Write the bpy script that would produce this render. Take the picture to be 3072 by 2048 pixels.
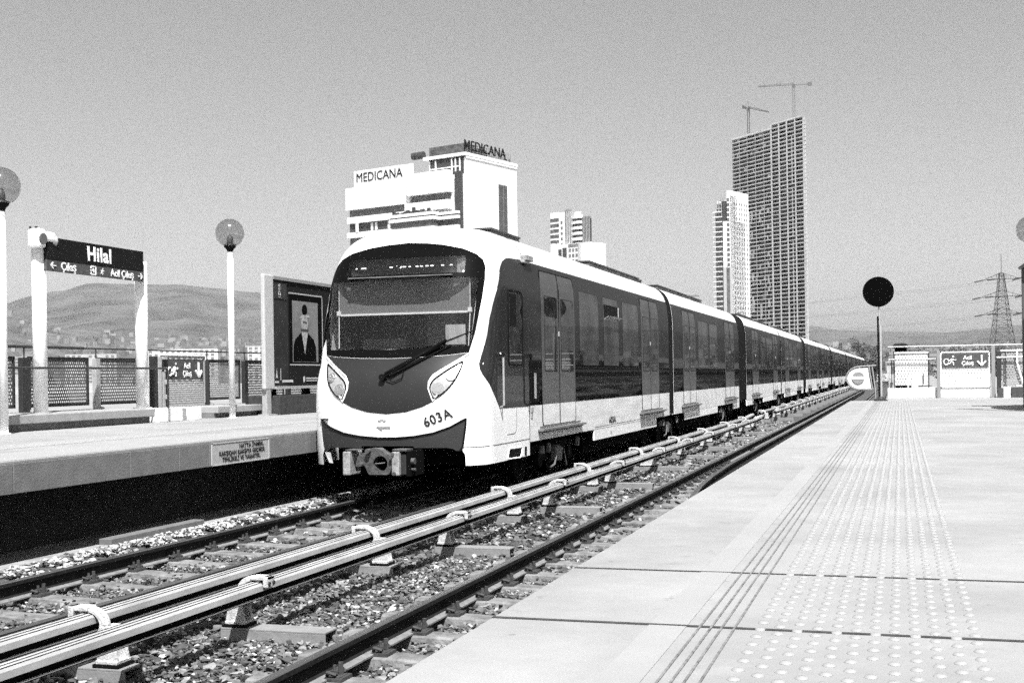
import bpy, bmesh, math, random
from mathutils import Vector, Matrix, noise
from mathutils.geometry import delaunay_2d_cdt
random.seed(7)
PI = math.pi
scene = bpy.context.scene
for o in list(bpy.data.objects):
    bpy.data.objects.remove(o)
COL = scene.collection

# ------------------------------------------------------------------ camera
CAM_YAW = math.radians(17.38)      # the tracks run along +Y, the camera looks left of them
ROLL = 0.015
CAM_Z = 1.75                       # above the rail heads (z = 0)
cam_d = bpy.data.cameras.new("camera")
cam = bpy.data.objects.new("camera", cam_d); COL.objects.link(cam)
cam_d.sensor_width = 36; cam_d.lens = 43.594; cam_d.shift_y = 0.03434
cam_d.clip_start = 0.05; cam_d.clip_end = 30000
_f = Vector((-math.sin(CAM_YAW), math.cos(CAM_YAW), 0)); _r = Vector((math.cos(CAM_YAW), math.sin(CAM_YAW), 0)); _u = Vector((0, 0, 1))
cx = _r*math.cos(ROLL) - _u*math.sin(ROLL); cy = _r*math.sin(ROLL) + _u*math.cos(ROLL); cz = -_f
cam.matrix_world = Matrix(((cx.x, cy.x, cz.x, 0), (cx.y, cy.y, cz.y, 0), (cx.z, cy.z, cz.z, CAM_Z), (0, 0, 0, 1)))
scene.camera = cam

# ------------------------------------------------------------------ light
SUN_DIR = Vector((0.30, -0.55, 1.0)).normalized()
SUN_STRENGTH = 4.6
SKY_STRENGTH = 0.068
EXPOSURE = 1.15
w = bpy.data.worlds.new("World"); scene.world = w; w.use_nodes = True
nt = w.node_tree; nt.nodes.clear()
wo = nt.nodes.new('ShaderNodeOutputWorld'); bg = nt.nodes.new('ShaderNodeBackground'); sk = nt.nodes.new('ShaderNodeTexSky'); bw = nt.nodes.new('ShaderNodeRGBToBW')
sk.sky_type = 'NISHITA'; sk.sun_disc = False
sk.sun_elevation = math.asin(SUN_DIR.z); sk.sun_rotation = math.atan2(SUN_DIR.x, SUN_DIR.y)
sk.air_density = 1.0; sk.dust_density = 2.0; sk.ozone_density = 1.0
nt.links.new(sk.outputs[0], bw.inputs[0]); nt.links.new(bw.outputs[0], bg.inputs[0]); nt.links.new(bg.outputs[0], wo.inputs[0])
bg.inputs[1].default_value = SKY_STRENGTH
sl = bpy.data.lights.new("sun", 'SUN'); sun = bpy.data.objects.new("sun", sl); COL.objects.link(sun)
sl.energy = SUN_STRENGTH; sl.angle = math.radians(0.5); sl.color = (1, 1, 1)
sun.rotation_euler = SUN_DIR.to_track_quat('Z', 'Y').to_euler()
scene.view_settings.view_transform = 'Standard'; scene.view_settings.look = 'None'
scene.view_settings.exposure = EXPOSURE; scene.view_settings.gamma = 1
scene.cycles.max_bounces = 6; scene.cycles.transparent_max_bounces = 12
scene.cycles.volume_bounces = 0
scene.cycles.use_denoising = False          # keep the sampling grain
scene.cycles.use_adaptive_sampling = True; scene.cycles.adaptive_threshold = 0.11; scene.cycles.adaptive_min_samples = 18
scene.cycles.sample_clamp_indirect = 1.2; scene.cycles.caustics_reflective = False; scene.cycles.caustics_refractive = False

# ------------------------------------------------------------------ materials (a black and white place)
MATS = {}
def mat(name, g, rough=0.6, metal=0.0, var=0.0, vscale=3.0, bump=0.0, bscale=40.0, spec=0.5, stretch=None, detail=4):
    if name in MATS: return MATS[name]
    m = bpy.data.materials.new(name); m.use_nodes = True; N = m.node_tree; b = N.nodes['Principled BSDF']
    b.inputs['Base Color'].default_value = (g, g, g, 1); b.inputs['Roughness'].default_value = rough
    b.inputs['Metallic'].default_value = metal; b.inputs['Specular IOR Level'].default_value = spec
    tc = None
    def coords():
        nonlocal tc
        if tc is None:
            t = N.nodes.new('ShaderNodeNewGeometry'); mp = N.nodes.new('ShaderNodeMapping')
            if stretch: mp.inputs['Scale'].default_value = stretch
            N.links.new(t.outputs['Position'], mp.inputs[0]); tc = mp.outputs[0]
        return tc
    if var:
        n = N.nodes.new('ShaderNodeTexNoise'); n.inputs['Scale'].default_value = vscale; n.inputs['Detail'].default_value = detail; n.inputs['Roughness'].default_value = 0.65
        r = N.nodes.new('ShaderNodeMapRange'); r.inputs[1].default_value = 0.3; r.inputs[2].default_value = 0.7
        r.inputs[3].default_value = max(g*(1-var), 0); r.inputs[4].default_value = min(g*(1+var), 1)
        N.links.new(coords(), n.inputs['Vector']); N.links.new(n.outputs[0], r.inputs[0]); N.links.new(r.outputs[0], b.inputs['Base Color'])
    if bump:
        n2 = N.nodes.new('ShaderNodeTexNoise'); n2.inputs['Scale'].default_value = bscale; n2.inputs['Detail'].default_value = 3
        bp = N.nodes.new('ShaderNodeBump'); bp.inputs['Strength'].default_value = bump; bp.inputs['Distance'].default_value = 0.02
        N.links.new(coords(), n2.inputs['Vector']); N.links.new(n2.outputs[0], bp.inputs['Height']); N.links.new(bp.outputs[0], b.inputs['Normal'])
    MATS[name] = m; return m
def emis(name, g, s):
    if name in MATS: return MATS[name]
    m = bpy.data.materials.new(name); m.use_nodes = True; N = m.node_tree; b = N.nodes['Principled BSDF']
    b.inputs['Base Color'].default_value = (g, g, g, 1); b.inputs['Emission Color'].default_value = (1, 1, 1, 1); b.inputs['Emission Strength'].default_value = s
    MATS[name] = m; return m
def glass(name, clear, tint=0.5, rough=0.02, dirt=0.0):
    # thin tinted pane: see-through mixed with mirror reflection
    if name in MATS: return MATS[name]
    m = bpy.data.materials.new(name); m.use_nodes = True; N = m.node_tree; N.nodes.remove(N.nodes['Principled BSDF'])
    out = N.nodes['Material Output']; tr = N.nodes.new('ShaderNodeBsdfTransparent'); tr.inputs[0].default_value = (tint, tint, tint, 1)
    gl = N.nodes.new('ShaderNodeBsdfGlossy'); gl.inputs['Color'].default_value = (clear, clear, clear, 1); gl.inputs['Roughness'].default_value = rough
    lw = N.nodes.new('ShaderNodeLayerWeight'); lw.inputs[0].default_value = .5; fr = N.nodes.new('ShaderNodeMath'); fr.operation = 'POWER'; fr.inputs[1].default_value = 4.5; N.links.new(lw.outputs['Facing'], fr.inputs[0])
    mr = N.nodes.new('ShaderNodeMapRange'); mr.inputs[1].default_value = 0; mr.inputs[2].default_value = 1; mr.inputs[3].default_value = .03+dirt; mr.inputs[4].default_value = 1
    mx = N.nodes.new('ShaderNodeMixShader')
    N.links.new(fr.outputs[0], mr.inputs[0]); N.links.new(mr.outputs[0], mx.inputs[0]); N.links.new(tr.outputs[0], mx.inputs[1]); N.links.new(gl.outputs[0], mx.inputs[2]); N.links.new(mx.outputs[0], out.inputs[0])
    MATS[name] = m; return m
def coat(name, g, rough=.05, f0=.03, f90=.3, var=0, vscale=2):
    # dark lacquered panel: matt base under a weak mirror layer
    if name in MATS: return MATS[name]
    m = mat(name, g, .7, spec=0, var=var, vscale=vscale); N = m.node_tree; b = N.nodes['Principled BSDF']; out = N.nodes['Material Output']
    gl = N.nodes.new('ShaderNodeBsdfGlossy'); gl.inputs['Roughness'].default_value = rough
    lw = N.nodes.new('ShaderNodeLayerWeight'); lw.inputs[0].default_value = .5; pw = N.nodes.new('ShaderNodeMath'); pw.operation = 'POWER'; pw.inputs[1].default_value = 3
    mr = N.nodes.new('ShaderNodeMapRange'); mr.inputs[3].default_value = f0; mr.inputs[4].default_value = f90; mx = N.nodes.new('ShaderNodeMixShader')
    N.links.new(lw.outputs['Facing'], pw.inputs[0]); N.links.new(pw.outputs[0], mr.inputs[0]); N.links.new(mr.outputs[0], mx.inputs[0]); N.links.new(b.outputs[0], mx.inputs[1]); N.links.new(gl.outputs[0], mx.inputs[2]); N.links.new(mx.outputs[0], out.inputs['Surface'])
    return m
def perforated(name, g, pitch=0.055, axes='YZ', rad=0.32):
    # sheet metal with real see-through round holes
    if name in MATS: return MATS[name]
    m = bpy.data.materials.new(name); m.use_nodes = True; N = m.node_tree; b = N.nodes['Principled BSDF']; out = N.nodes['Material Output']
    b.inputs['Base Color'].default_value = (g, g, g, 1); b.inputs['Roughness'].default_value = 0.5
    tc = N.nodes.new('ShaderNodeNewGeometry'); sp = N.nodes.new('ShaderNodeSeparateXYZ'); N.links.new(tc.outputs['Position'], sp.inputs[0])
    def M(op, a, b_=None):
        n = N.nodes.new('ShaderNodeMath'); n.operation = op
        for i, v in enumerate((a, b_)):
            if v is None: continue
            if isinstance(v, (int, float)): n.inputs[i].default_value = v
            else: N.links.new(v, n.inputs[i])
        return n.outputs[0]
    u = M('DIVIDE', sp.outputs['Y' if axes[0] == 'Y' else 'X'], pitch); v = M('DIVIDE', sp.outputs['Z'], pitch)
    row = M('FLOOR', v); u2 = M('ADD', u, M('MULTIPLY', M('FLOORED_MODULO', row, 2.0), 0.5))
    fu = M('SUBTRACT', M('FRACT', u2), 0.5); fv = M('SUBTRACT', M('FRACT', v), 0.5)
    d = M('SQRT', M('ADD', M('MULTIPLY', fu, fu), M('MULTIPLY', fv, fv)))
    hole = M('LESS_THAN', d, rad)
    tr = N.nodes.new('ShaderNodeBsdfTransparent'); mx = N.nodes.new('ShaderNodeMixShader')
    N.links.new(hole, mx.inputs[0]); N.links.new(b.outputs[0], mx.inputs[1]); N.links.new(tr.outputs[0], mx.inputs[2]); N.links.new(mx.outputs[0], out.inputs[0])
    MATS[name] = m; return m

WHITE = mat('white paint', 0.82, 0.28, var=0.03, vscale=2.5)
TRAIN_WHITE = mat('train white lacquer', 0.86, 0.22, var=0.035, vscale=1.3, spec=0.5)
TRAIN_SKIRT = mat('train skirt paint', 0.68, 0.38, var=0.16, vscale=2.2, stretch=(1, .5, 2.4), bump=0.02, bscale=3)
GREYBAND = coat('train grey band', .022, .07, .03, .17, .15, 1.2)
DOORGREY = coat('train door grey', .075, .14, .03, .16, .1, 2)
MASKGREY = mat('nose mask grey', 0.022, 0.4, spec=0.25, var=0.1, vscale=3)
FRIT = coat('black glass border', .003, .04, .02, .12)
DARKWIN = coat('train side window', .03, .015, .05, .36, .95, 1.6)  # blotchy base tone imitates reflections and the interior behind the glass
BLACK = mat('black rubber', 0.005, 0.7, spec=.1)
UNDERSHADE = mat('underframe shade', 0.004, 0.95, spec=.05)  # near-black colour stands for the shade under the train
DARKMETAL = mat('dark metal', 0.02, 0.6, metal=0.0, var=0.3, vscale=8)
BOGIE = mat('bogie steel', 0.006, 0.85, var=0.4, vscale=9, spec=.08)  # steel darkened to stand for the shade behind the skirts
CASTSTEEL = mat('cast coupler steel', 0.075, 0.6, metal=0.2, var=0.45, vscale=14, bump=0.5, bscale=60)
LIGHTSTEEL = mat('scuffed light metal', 0.26, 0.5, var=0.45, vscale=16, bump=0.3)
RAILSIDE = mat('shaded rail side', 0.016, 0.85, var=0.35, vscale=12, bump=0.3, spec=.1)  # near-black colour holds the shade under the rail head
RAILTOP = mat('worn rail head', 0.075, 0.38, metal=0.2, var=0.3, vscale=10, stretch=(1, .08, 1))
RAILFOOT = mat('sunlit rail foot', 0.16, 0.8, var=0.3, vscale=14)  # paler colour holds the sun falling on the foot
SLEEPER = mat('weathered concrete sleeper', 0.15, 0.9, var=0.5, vscale=7, bump=0.5, bscale=45)
BEAM = mat('bracket beam', 0.20, 0.8, var=0.18, vscale=6, bump=0.15)
PLATFORM = mat('pale platform terrazzo', 0.245, 0.75, var=0.13, vscale=.9, bump=0.06, bscale=160)
def mottle(m, g, big=.9, amount=.16, speck=.10):
    # tone patches, fine grit and sparse dark spots on worn paving
    N = m.node_tree; b = N.nodes['Principled BSDF']; geo = N.nodes.new('ShaderNodeNewGeometry'); L = N.links
    for l in list(b.inputs['Base Color'].links): L.remove(l)
    def noise_(sc, det, lo, hi, a, c):
        n = N.nodes.new('ShaderNodeTexNoise'); n.inputs['Scale'].default_value = sc; n.inputs['Detail'].default_value = det; n.inputs['Roughness'].default_value = .7
        r = N.nodes.new('ShaderNodeMapRange'); r.inputs[1].default_value = lo; r.inputs[2].default_value = hi; r.inputs[3].default_value = a; r.inputs[4].default_value = c
        L.new(geo.outputs['Position'], n.inputs['Vector']); L.new(n.outputs[0], r.inputs[0]); return r.outputs[0]
    def mul(a, c):
        n = N.nodes.new('ShaderNodeMath'); n.operation = 'MULTIPLY'; L.new(a, n.inputs[0])
        if isinstance(c, float): n.inputs[1].default_value = c
        else: L.new(c, n.inputs[1])
        return n.outputs[0]
    v = mul(noise_(big, 5, .3, .7, 1-amount, 1+amount), noise_(150, 2, .3, .7, 1-speck, 1+speck))
    v = mul(v, noise_(6.5, 6, .62, .72, 1.0, .70)); v = mul(v, noise_(2.3, 8, .60, .66, 1.0, 1.10))
    vo = N.nodes.new('ShaderNodeTexVoronoi'); vo.inputs['Scale'].default_value = 3.1; r = N.nodes.new('ShaderNodeMapRange'); r.inputs[1].default_value = .035; r.inputs[2].default_value = .05; r.inputs[3].default_value = .72; r.inputs[4].default_value = 1
    L.new(geo.outputs['Position'], vo.inputs['Vector']); L.new(vo.outputs['Distance'], r.inputs[0]); v = mul(v, r.outputs[0])
    L.new(mul(v, float(g)), b.inputs['Base Color'])
mottle(PLATFORM, .25, .8, .2, .12)
PLATEDGE = mat('worn pale platform band', 0.27, 0.7, var=0.06, vscale=2)
STUD = mat('polished stud', 0.262, 0.42)
JOINT = mat('dark joint filler', 0.035, 0.9, var=0.4, vscale=25)
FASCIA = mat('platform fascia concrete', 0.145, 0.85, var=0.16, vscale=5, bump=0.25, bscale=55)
SHADEWALL = mat('shaded track wall', 0.03, 0.9, var=0.3, vscale=2)  # dark colour stands for the shade below the platform overhang
KERB = mat('pale kerb concrete', 0.30, 0.8, var=0.12, vscale=5, bump=0.15)
KERBW = mat('white kerb tone', 0.78, 0.6, var=0.08, vscale=6)  # on the left kerb this white stands for sunlit stretches
GROUND = mat('dry ground', 0.30, 0.95, var=0.3, vscale=0.2)
SIGNDARK = mat('dark sign face', 0.007, 0.6, var=0.2, vscale=12, spec=.15)
SIGNGREY = mat('grey sign face', 0.07, 0.6, var=0.25, vscale=12, spec=.2)
SIGNWHITE = mat('sign lettering', 0.8, 0.5)
COVER = mat('contact rail cover', 0.36, 0.42, var=0.28, vscale=7, stretch=(1, .25, 1))
CASTWHITE = mat('pale cast bracket', 0.46, 0.5, var=0.30, vscale=22, bump=0.4, bscale=70)
GALV = mat('galvanised steel', 0.40, 0.45, metal=0.3, var=0.15, vscale=12)

# ------------------------------------------------------------------ mesh helpers
class MB:
    def __init__(s): s.v = []; s.f = []; s.m = []; s.mi = 0; s.sm = []; s.smooth = False
    def add(s, vs, fs):
        n = len(s.v); s.v += [tuple(p) for p in vs]
        for f in fs: s.f.append(tuple(i+n for i in f)); s.m.append(s.mi); s.sm.append(s.smooth)
        return s
    def box(s, x0, x1, y0, y1, z0, z1):
        return s.add([(x0,y0,z0),(x1,y0,z0),(x1,y1,z0),(x0,y1,z0),(x0,y0,z1),(x1,y0,z1),(x1,y1,z1),(x0,y1,z1)],
                     [(0,3,2,1),(4,5,6,7),(0,1,5,4),(1,2,6,5),(2,3,7,6),(3,0,4,7)])
    def obox(s, c, ax, ay, az):   # oriented box by centre and half vectors
        c = Vector(c); ax = Vector(ax); ay = Vector(ay); az = Vector(az)
        vs = [c+i*ax+j*ay+k*az for k in (-1,1) for (i,j) in ((-1,-1),(1,-1),(1,1),(-1,1))]
        return s.add(vs, [(0,3,2,1),(4,5,6,7),(0,1,5,4),(1,2,6,5),(2,3,7,6),(3,0,4,7)])
    def tube(s, pts, r, n=8, caps=True):
        pts = [Vector(p) for p in pts]; rs = r if isinstance(r, (list, tuple)) else [r]*len(pts)
        vs = []; prev = None
        for i, p in enumerate(pts):
            d = (pts[min(i+1, len(pts)-1)] - pts[max(i-1, 0)]).normalized()
            a = Vector((0,0,1)) if abs(d.z) < .9 else Vector((0,1,0))
            if prev is not None: a = prev
            x = d.cross(a).normalized(); y = x.cross(d).normalized(); prev = y
            for k in range(n):
                t = 2*PI*k/n; vs.append(p + (x*math.cos(t) + y*math.sin(t))*rs[i])
        fs = []
        for i in range(len(pts)-1):
            for k in range(n): fs.append((i*n+k, i*n+(k+1)%n, (i+1)*n+(k+1)%n, (i+1)*n+k))
        if caps: fs.append(tuple(range(n))[::-1]); fs.append(tuple(range((len(pts)-1)*n, len(pts)*n)))
        return s.add(vs, fs)
    def bar(s, a, b, w):
        a = Vector(a); b = Vector(b); d = (b-a); L = d.length; d.normalize()
        h = Vector((0,0,1)) if abs(d.z) < .9 else Vector((0,1,0))
        x = d.cross(h).normalized(); y = x.cross(d)
        return s.obox((a+b)/2, x*w/2, y*w/2, d*L/2)
    def prism(s, poly, axis, a, b):   # 2D polygon swept along an axis
        def P(u, v, t): return {'x': (t,u,v), 'y': (u,t,v), 'z': (u,v,t)}[axis]
        n = len(poly); vs = [P(u,v,a) for u,v in poly] + [P(u,v,b) for u,v in poly]
        fs = [(i,(i+1)%n,(i+1)%n+n,i+n) for i in range(n)] + [tuple(range(n))[::-1], tuple(range(n,2*n))]
        return s.add(vs, fs)
    def lathe(s, prof, c=(0,0,0), n=24):
        vs = [(c[0]+r*math.cos(2*PI*k/n), c[1]+r*math.sin(2*PI*k/n), c[2]+z) for r, z in prof for k in range(n)]
        fs = [(i*n+k, i*n+(k+1)%n, (i+1)*n+(k+1)%n, (i+1)*n+k) for i in range(len(prof)-1) for k in range(n)]
        return s.add(vs, fs)
    def cyl(s, c, ax, r, h, n=20):    # centre, axis vector, radius, length
        c = Vector(c); ax = Vector(ax).normalized(); return s.tube([c-ax*h/2, c+ax*h/2], r, n)
    def build(s, name, mats, parent=None, bevel=0, recalc=True):
        me = bpy.data.meshes.new(name); me.from_pydata(s.v, [], s.f)
        mats = mats if isinstance(mats, (list, tuple)) else [mats]
        for m in mats: me.materials.append(m)
        for i, p in enumerate(me.polygons): p.material_index = s.m[i]; p.use_smooth = s.sm[i]
        if recalc:
            bm = bmesh.new(); bm.from_mesh(me); bmesh.ops.recalc_face_normals(bm, faces=bm.faces); bm.to_mesh(me); bm.free()
        o = bpy.data.objects.new(name, me); COL.objects.link(o)
        if parent is not None:
            o.parent = parent; o.location = -Vector(parent.get('_w', (0,0,0)))
        if bevel:
            md = o.modifiers.new('bevel', 'BEVEL'); md.width = bevel; md.segments = 2; md.limit_method = 'ANGLE'
        return o
def build_each(g, name, m, parent, cap=100):
    # every box of the builder becomes a part of its own; beyond the cap the rest is one part
    n = len(g.v)//8; out = None
    for k in range(min(n, cap)):
        h = MB(); h.add(g.v[k*8:k*8+8], [(0,3,2,1),(4,5,6,7),(0,1,5,4),(1,2,6,5),(2,3,7,6),(3,0,4,7)]); out = h.build(name, m, parent)
    if n > cap:
        h = MB()
        for k in range(cap, n): h.add(g.v[k*8:k*8+8], [(0,3,2,1),(4,5,6,7),(0,1,5,4),(1,2,6,5),(2,3,7,6),(3,0,4,7)])
        o = h.build(name, m, parent); o['kind'] = 'stuff'
    return out
def setw(o, wpos): o['_w'] = tuple(wpos)
def tag(o, label=None, cat=None, group=None, kind=None):
    if label: o['label'] = label
    if cat: o['category'] = cat
    if group: o['group'] = group
    if kind: o['kind'] = kind
    return o
def thing(name, loc, label, cat, group=None):
    # parts are modelled in world coordinates; build() subtracts the thing's own place
    o = bpy.data.objects.new(name, None); COL.objects.link(o); o.location = loc; o.empty_display_size = 0.2
    o['_w'] = tuple(loc); return tag(o, label, cat, group)
def copy_tree(o, loc, label=None):
    c = o.copy(); COL.objects.link(c); c.location = loc
    if label: c['label'] = label
    for ch in [x for x in ALLCH(o)]:
        d = ch.copy(); COL.objects.link(d); d.parent = c
        for g in ALLCH(ch):
            e = g.copy(); COL.objects.link(e); e.parent = d
    return c
def ALLCH(o): return [x for x in bpy.data.objects if x.parent == o]
def text_mesh(name, body, size, m, mat4, parent=None, align='CENTER', bold=0.0, ext=0.004, sx=1.0, warp=None, spacing=1.0, lines=1.0):
    cu = bpy.data.curves.new(name, 'FONT'); cu.body = body; cu.size = size; cu.align_x = align; cu.align_y = 'CENTER'
    cu.extrude = ext; cu.offset = bold; cu.space_character = spacing; cu.resolution_u = 3; cu.space_line = lines
    tmp = bpy.data.objects.new(name, cu); COL.objects.link(tmp)
    bpy.context.view_layer.update()
    me = bpy.data.meshes.new_from_object(tmp.evaluated_get(bpy.context.evaluated_depsgraph_get()))
    bpy.data.objects.remove(tmp)
    if warp:
        for v in me.vertices: v.co = warp(v.co.x*sx, v.co.y, v.co.z)
    else:
        for v in me.vertices: v.co = mat4 @ Vector((v.co.x*sx, v.co.y, v.co.z))
    me.materials.clear(); me.materials.append(m)
    o = bpy.data.objects.new(name, me); COL.objects.link(o)
    if parent is not None: o.parent = parent; o.location = -Vector(parent.get('_w', (0,0,0)))
    return o
def face_x(x, y, z):   # writing on a plane facing +X, reading towards +Y
    return Matrix(((0,0,1,x),(1,0,0,y),(0,1,0,z),(0,0,0,1)))
def face_ny(x, y, z):  # writing on a plane facing -Y, reading towards +X
    return Matrix(((1,0,0,x),(0,0,-1,y),(0,1,0,z),(0,0,0,1)))
def inside(p, poly):
    x, y = p; c = False; n = len(poly); j = n-1
    for i in range(n):
        xi, yi = poly[i]; xj, yj = poly[j]
        if (yi > y) != (yj > y) and x < (xj-xi)*(y-yi)/(yj-yi)+xi: c = not c
        j = i
    return c
def densify(poly, step):
    out = []
    for i, a in enumerate(poly):
        b = poly[(i+1) % len(poly)]; L = math.dist(a, b); k = max(1, int(L/step))
        for t in range(k): out.append((a[0]+(b[0]-a[0])*t/k, a[1]+(b[1]-a[1])*t/k))
    return out
def roundpoly(poly, r, seg=5):
    out = []; n = len(poly)
    for i in range(n):
        p0, p1, p2 = Vector(poly[i-1]), Vector(poly[i]), Vector(poly[(i+1) % n])
        rr = r[i] if isinstance(r, (list, tuple)) else r
        a = (p0-p1); b = (p2-p1); d = min(rr, a.length*.49, b.length*.49)
        if d < 1e-4: out.append(tuple(p1)); continue
        A = p1+a.normalized()*d; B = p1+b.normalized()*d
        for k in range(seg+1):
            t = k/seg; q = A*(1-t)**2 + p1*2*t*(1-t) + B*t*t; out.append((q.x, q.y))
    return out
def patch(mb, outline, fmap, step=0.08, depth=0.012, holes=()):
    """fill a 2D outline (minus holes), map it on a surface: fmap(u, v, off) -> point; off outwards"""
    loops = [densify(outline, step)] + [densify(h, step) for h in holes]
    pts = []; edges = []
    for lp in loops:
        n0 = len(pts); pts += lp; edges += [(n0+i, n0+(i+1) % len(lp)) for i in range(len(lp))]
    us = [p[0] for p in loops[0]]; vs_ = [p[1] for p in loops[0]]
    u = min(us)+step/2
    while u < max(us):
        v = min(vs_)+step/2
        while v < max(vs_):
            if inside((u, v), loops[0]) and not any(inside((u, v), h) for h in loops[1:]) and min(math.dist((u,v), p) for p in pts[:sum(len(l) for l in loops)]) > step*.4: pts.append((u, v))
            v += step
        u += step
    V, E_, F_, *_ = delaunay_2d_cdt([Vector(p) for p in pts], edges, [], 0, 1e-6)
    fs = []
    for f in F_:
        c = (sum(V[i][0] for i in f)/len(f), sum(V[i][1] for i in f)/len(f))
        if inside(c, loops[0]) and not any(inside(c, h) for h in loops[1:]): fs.append(tuple(f))
    mb.add([fmap(p[0], p[1], 0.0) for p in V], fs)
    if depth:
        for lp in loops:
            n = len(lp); mb.add([fmap(a, b, 0.0) for a, b in lp] + [fmap(a, b, -depth) for a, b in lp], [(i, (i+1) % n, (i+1) % n+n, i+n) for i in range(n)])
    return mb
# ------------------------------------------------------------------ geometry constants (metres)
XA0, XA1 = -7.58, -6.08      # rails of the far track (train on it)
XB0, XB1 = -3.58, -2.08      # rails of the near track
PL_X, PL_Z = -8.25, 1.0      # left platform edge
PR_X, PR_Z = -1.42, 0.88     # right platform edge

# ------------------------------------------------------------------ ground, ballast, platforms
g = MB(); g.add([(-9000,-3000,-1.3),(9000,-3000,-1.3),(9000,12000,-1.3),(-9000,12000,-1.3)], [(0,1,2,3)])
tag(g.build('ground', GROUND, recalc=False), kind='structure')

def bed_z(x, y):
    h = -0.205
    if x < -7.72: h = -0.205 + 0.175*min(1, (-7.72-x)/0.22)
    elif -5.55 < x < -4.0: h = -0.275 if x > -5.4 else -0.24
    else: h = -0.222
    return h
m = mat('ballast bed', 0.055, 0.95, var=0.55, vscale=22, bump=1.0, bscale=38)
g = MB(); xs = [-8.22+i*0.12 for i in range(60)]; ys = []; y = 1.0
while y < 260: ys.append(y); y += 0.15 if y < 25 else (0.5 if y < 60 else 6)
xs = [x for x in xs if x < -0.9]
for yy in ys:
    for x in xs: g.v.append((x, yy, bed_z(x, yy) - 0.02 + 0.03*noise.noise((x*5, yy*5, 0)) - (0.02 if y > 25 else 0)))
nx = len(xs)
for j in range(len(ys)-1):
    for i in range(nx-1): g.f.append((j*nx+i, j*nx+i+1, (j+1)*nx+i+1, (j+1)*nx+i)); g.m.append(0); g.sm.append(True)
tag(g.build('ballast_bed', m, recalc=False), kind='structure')

def stones():
    # crushed stone: many small irregular blocks
    rnd = random.Random(3); variants = []
    for k in range(18):   # convex hulls of a few random points: broken, sharp-edged pieces
        bm = bmesh.new()
        for _ in range(9):
            p = Vector((rnd.gauss(0,1), rnd.gauss(0,1), rnd.gauss(0,1))).normalized(); bm.verts.new((p.x*rnd.uniform(.8,1.35), p.y*rnd.uniform(.7,1.1), p.z*rnd.uniform(.5,.95)))
        r = bmesh.ops.convex_hull(bm, input=bm.verts[:]); bm.verts.ensure_lookup_table()
        bmesh.ops.delete(bm, geom=[v for v in bm.verts if not v.link_faces], context='VERTS'); bm.verts.index_update()
        bmesh.ops.recalc_face_normals(bm, faces=bm.faces)
        variants.append(([v.co.copy() for v in bm.verts], [tuple(v.index for v in f.verts) for f in bm.faces])); bm.free()
    V = []; F = []; MI = []
    def put(x, y, z, s, light):
        vs, bf = variants[rnd.randrange(18)]; a = rnd.uniform(0, 6.28); b = rnd.uniform(-.9, .9); s *= 1.0 if rnd.random() < .8 else rnd.uniform(1.1, 1.6); ca, sa, cb, sb = math.cos(a), math.sin(a), math.cos(b), math.sin(b)
        n = len(V); sx = s*rnd.uniform(.75, 1.35)
        for p in vs:
            X = p.x*ca-p.y*sa; Y = p.x*sa+p.y*ca; Z = p.z; Y, Z = Y*cb-Z*sb, Y*sb+Z*cb
            V.append((x+X*sx, y+Y*s, z+Z*s*.8))
        for f in bf: F.append((f[0]+n, f[1]+n, f[2]+n)); MI.append(light)
    def pick():
        r = rnd.random(); return 0 if r < .36 else (1 if r < .74 else (2 if r < .93 else 3))
    def field(n, x0, x1, y0, y1, smin, smax, bright=0):
        for _ in range(n):
            x = rnd.uniform(x0, x1); y = rnd.uniform(y0, y1)
            if x < -4.6 - 0.0*y and y < 3.5 + (-4.6-x)*0.6 - 1.2: continue
            # sleepers stay mostly clear
            ph = (y-SL0) % SLP; ph = min(ph, SLP-ph); onsl = ph < .14 and (abs(x-(XA0+XA1)/2) < 1.28 or abs(x-(XB0+XB1)/2) < 1.28)
            if onsl and rnd.random() < .93: continue
            if min(abs(x-r) for r in (XA0, XA1, XB0, XB1)) < .095: continue
            s = rnd.uniform(smin, smax); z = bed_z(x, y) + rnd.uniform(-.012, .03) + (.02 if onsl else 0)
            put(x, y, z, s, 3 if bright and rnd.random() < .75 else pick())
    field(30000, -8.2, -1.5, 3.6, 13, .015, .030)
    field(4200, -5.6, -3.6, 4.5, 13, .022, .038)
    field(13000, -8.2, -1.6, 13, 27, .026, .044)
    field(8000, -8.2, -2.2, 27, 52, .045, .075)
    field(5200, -8.17, -7.70, 7, 20, .020, .036, 1)
    me = bpy.data.meshes.new('ballast_stones'); me.from_pydata(V, [], F)
    for nm, gv in (('stone dark', .055), ('stone mid', .115), ('stone pale', .21), ('stone white', .38)): me.materials.append(mat(nm, gv, .9, var=.3, vscale=30))
    me.polygons.foreach_set('material_index', MI); me.update()
    o = bpy.data.objects.new('ballast_stones', me); COL.objects.link(o); tag(o, 'pale and dark crushed stones lying between the sleepers', 'ballast', kind='stuff')
SL0, SLP = 5.05, 0.735
stones()

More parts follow.
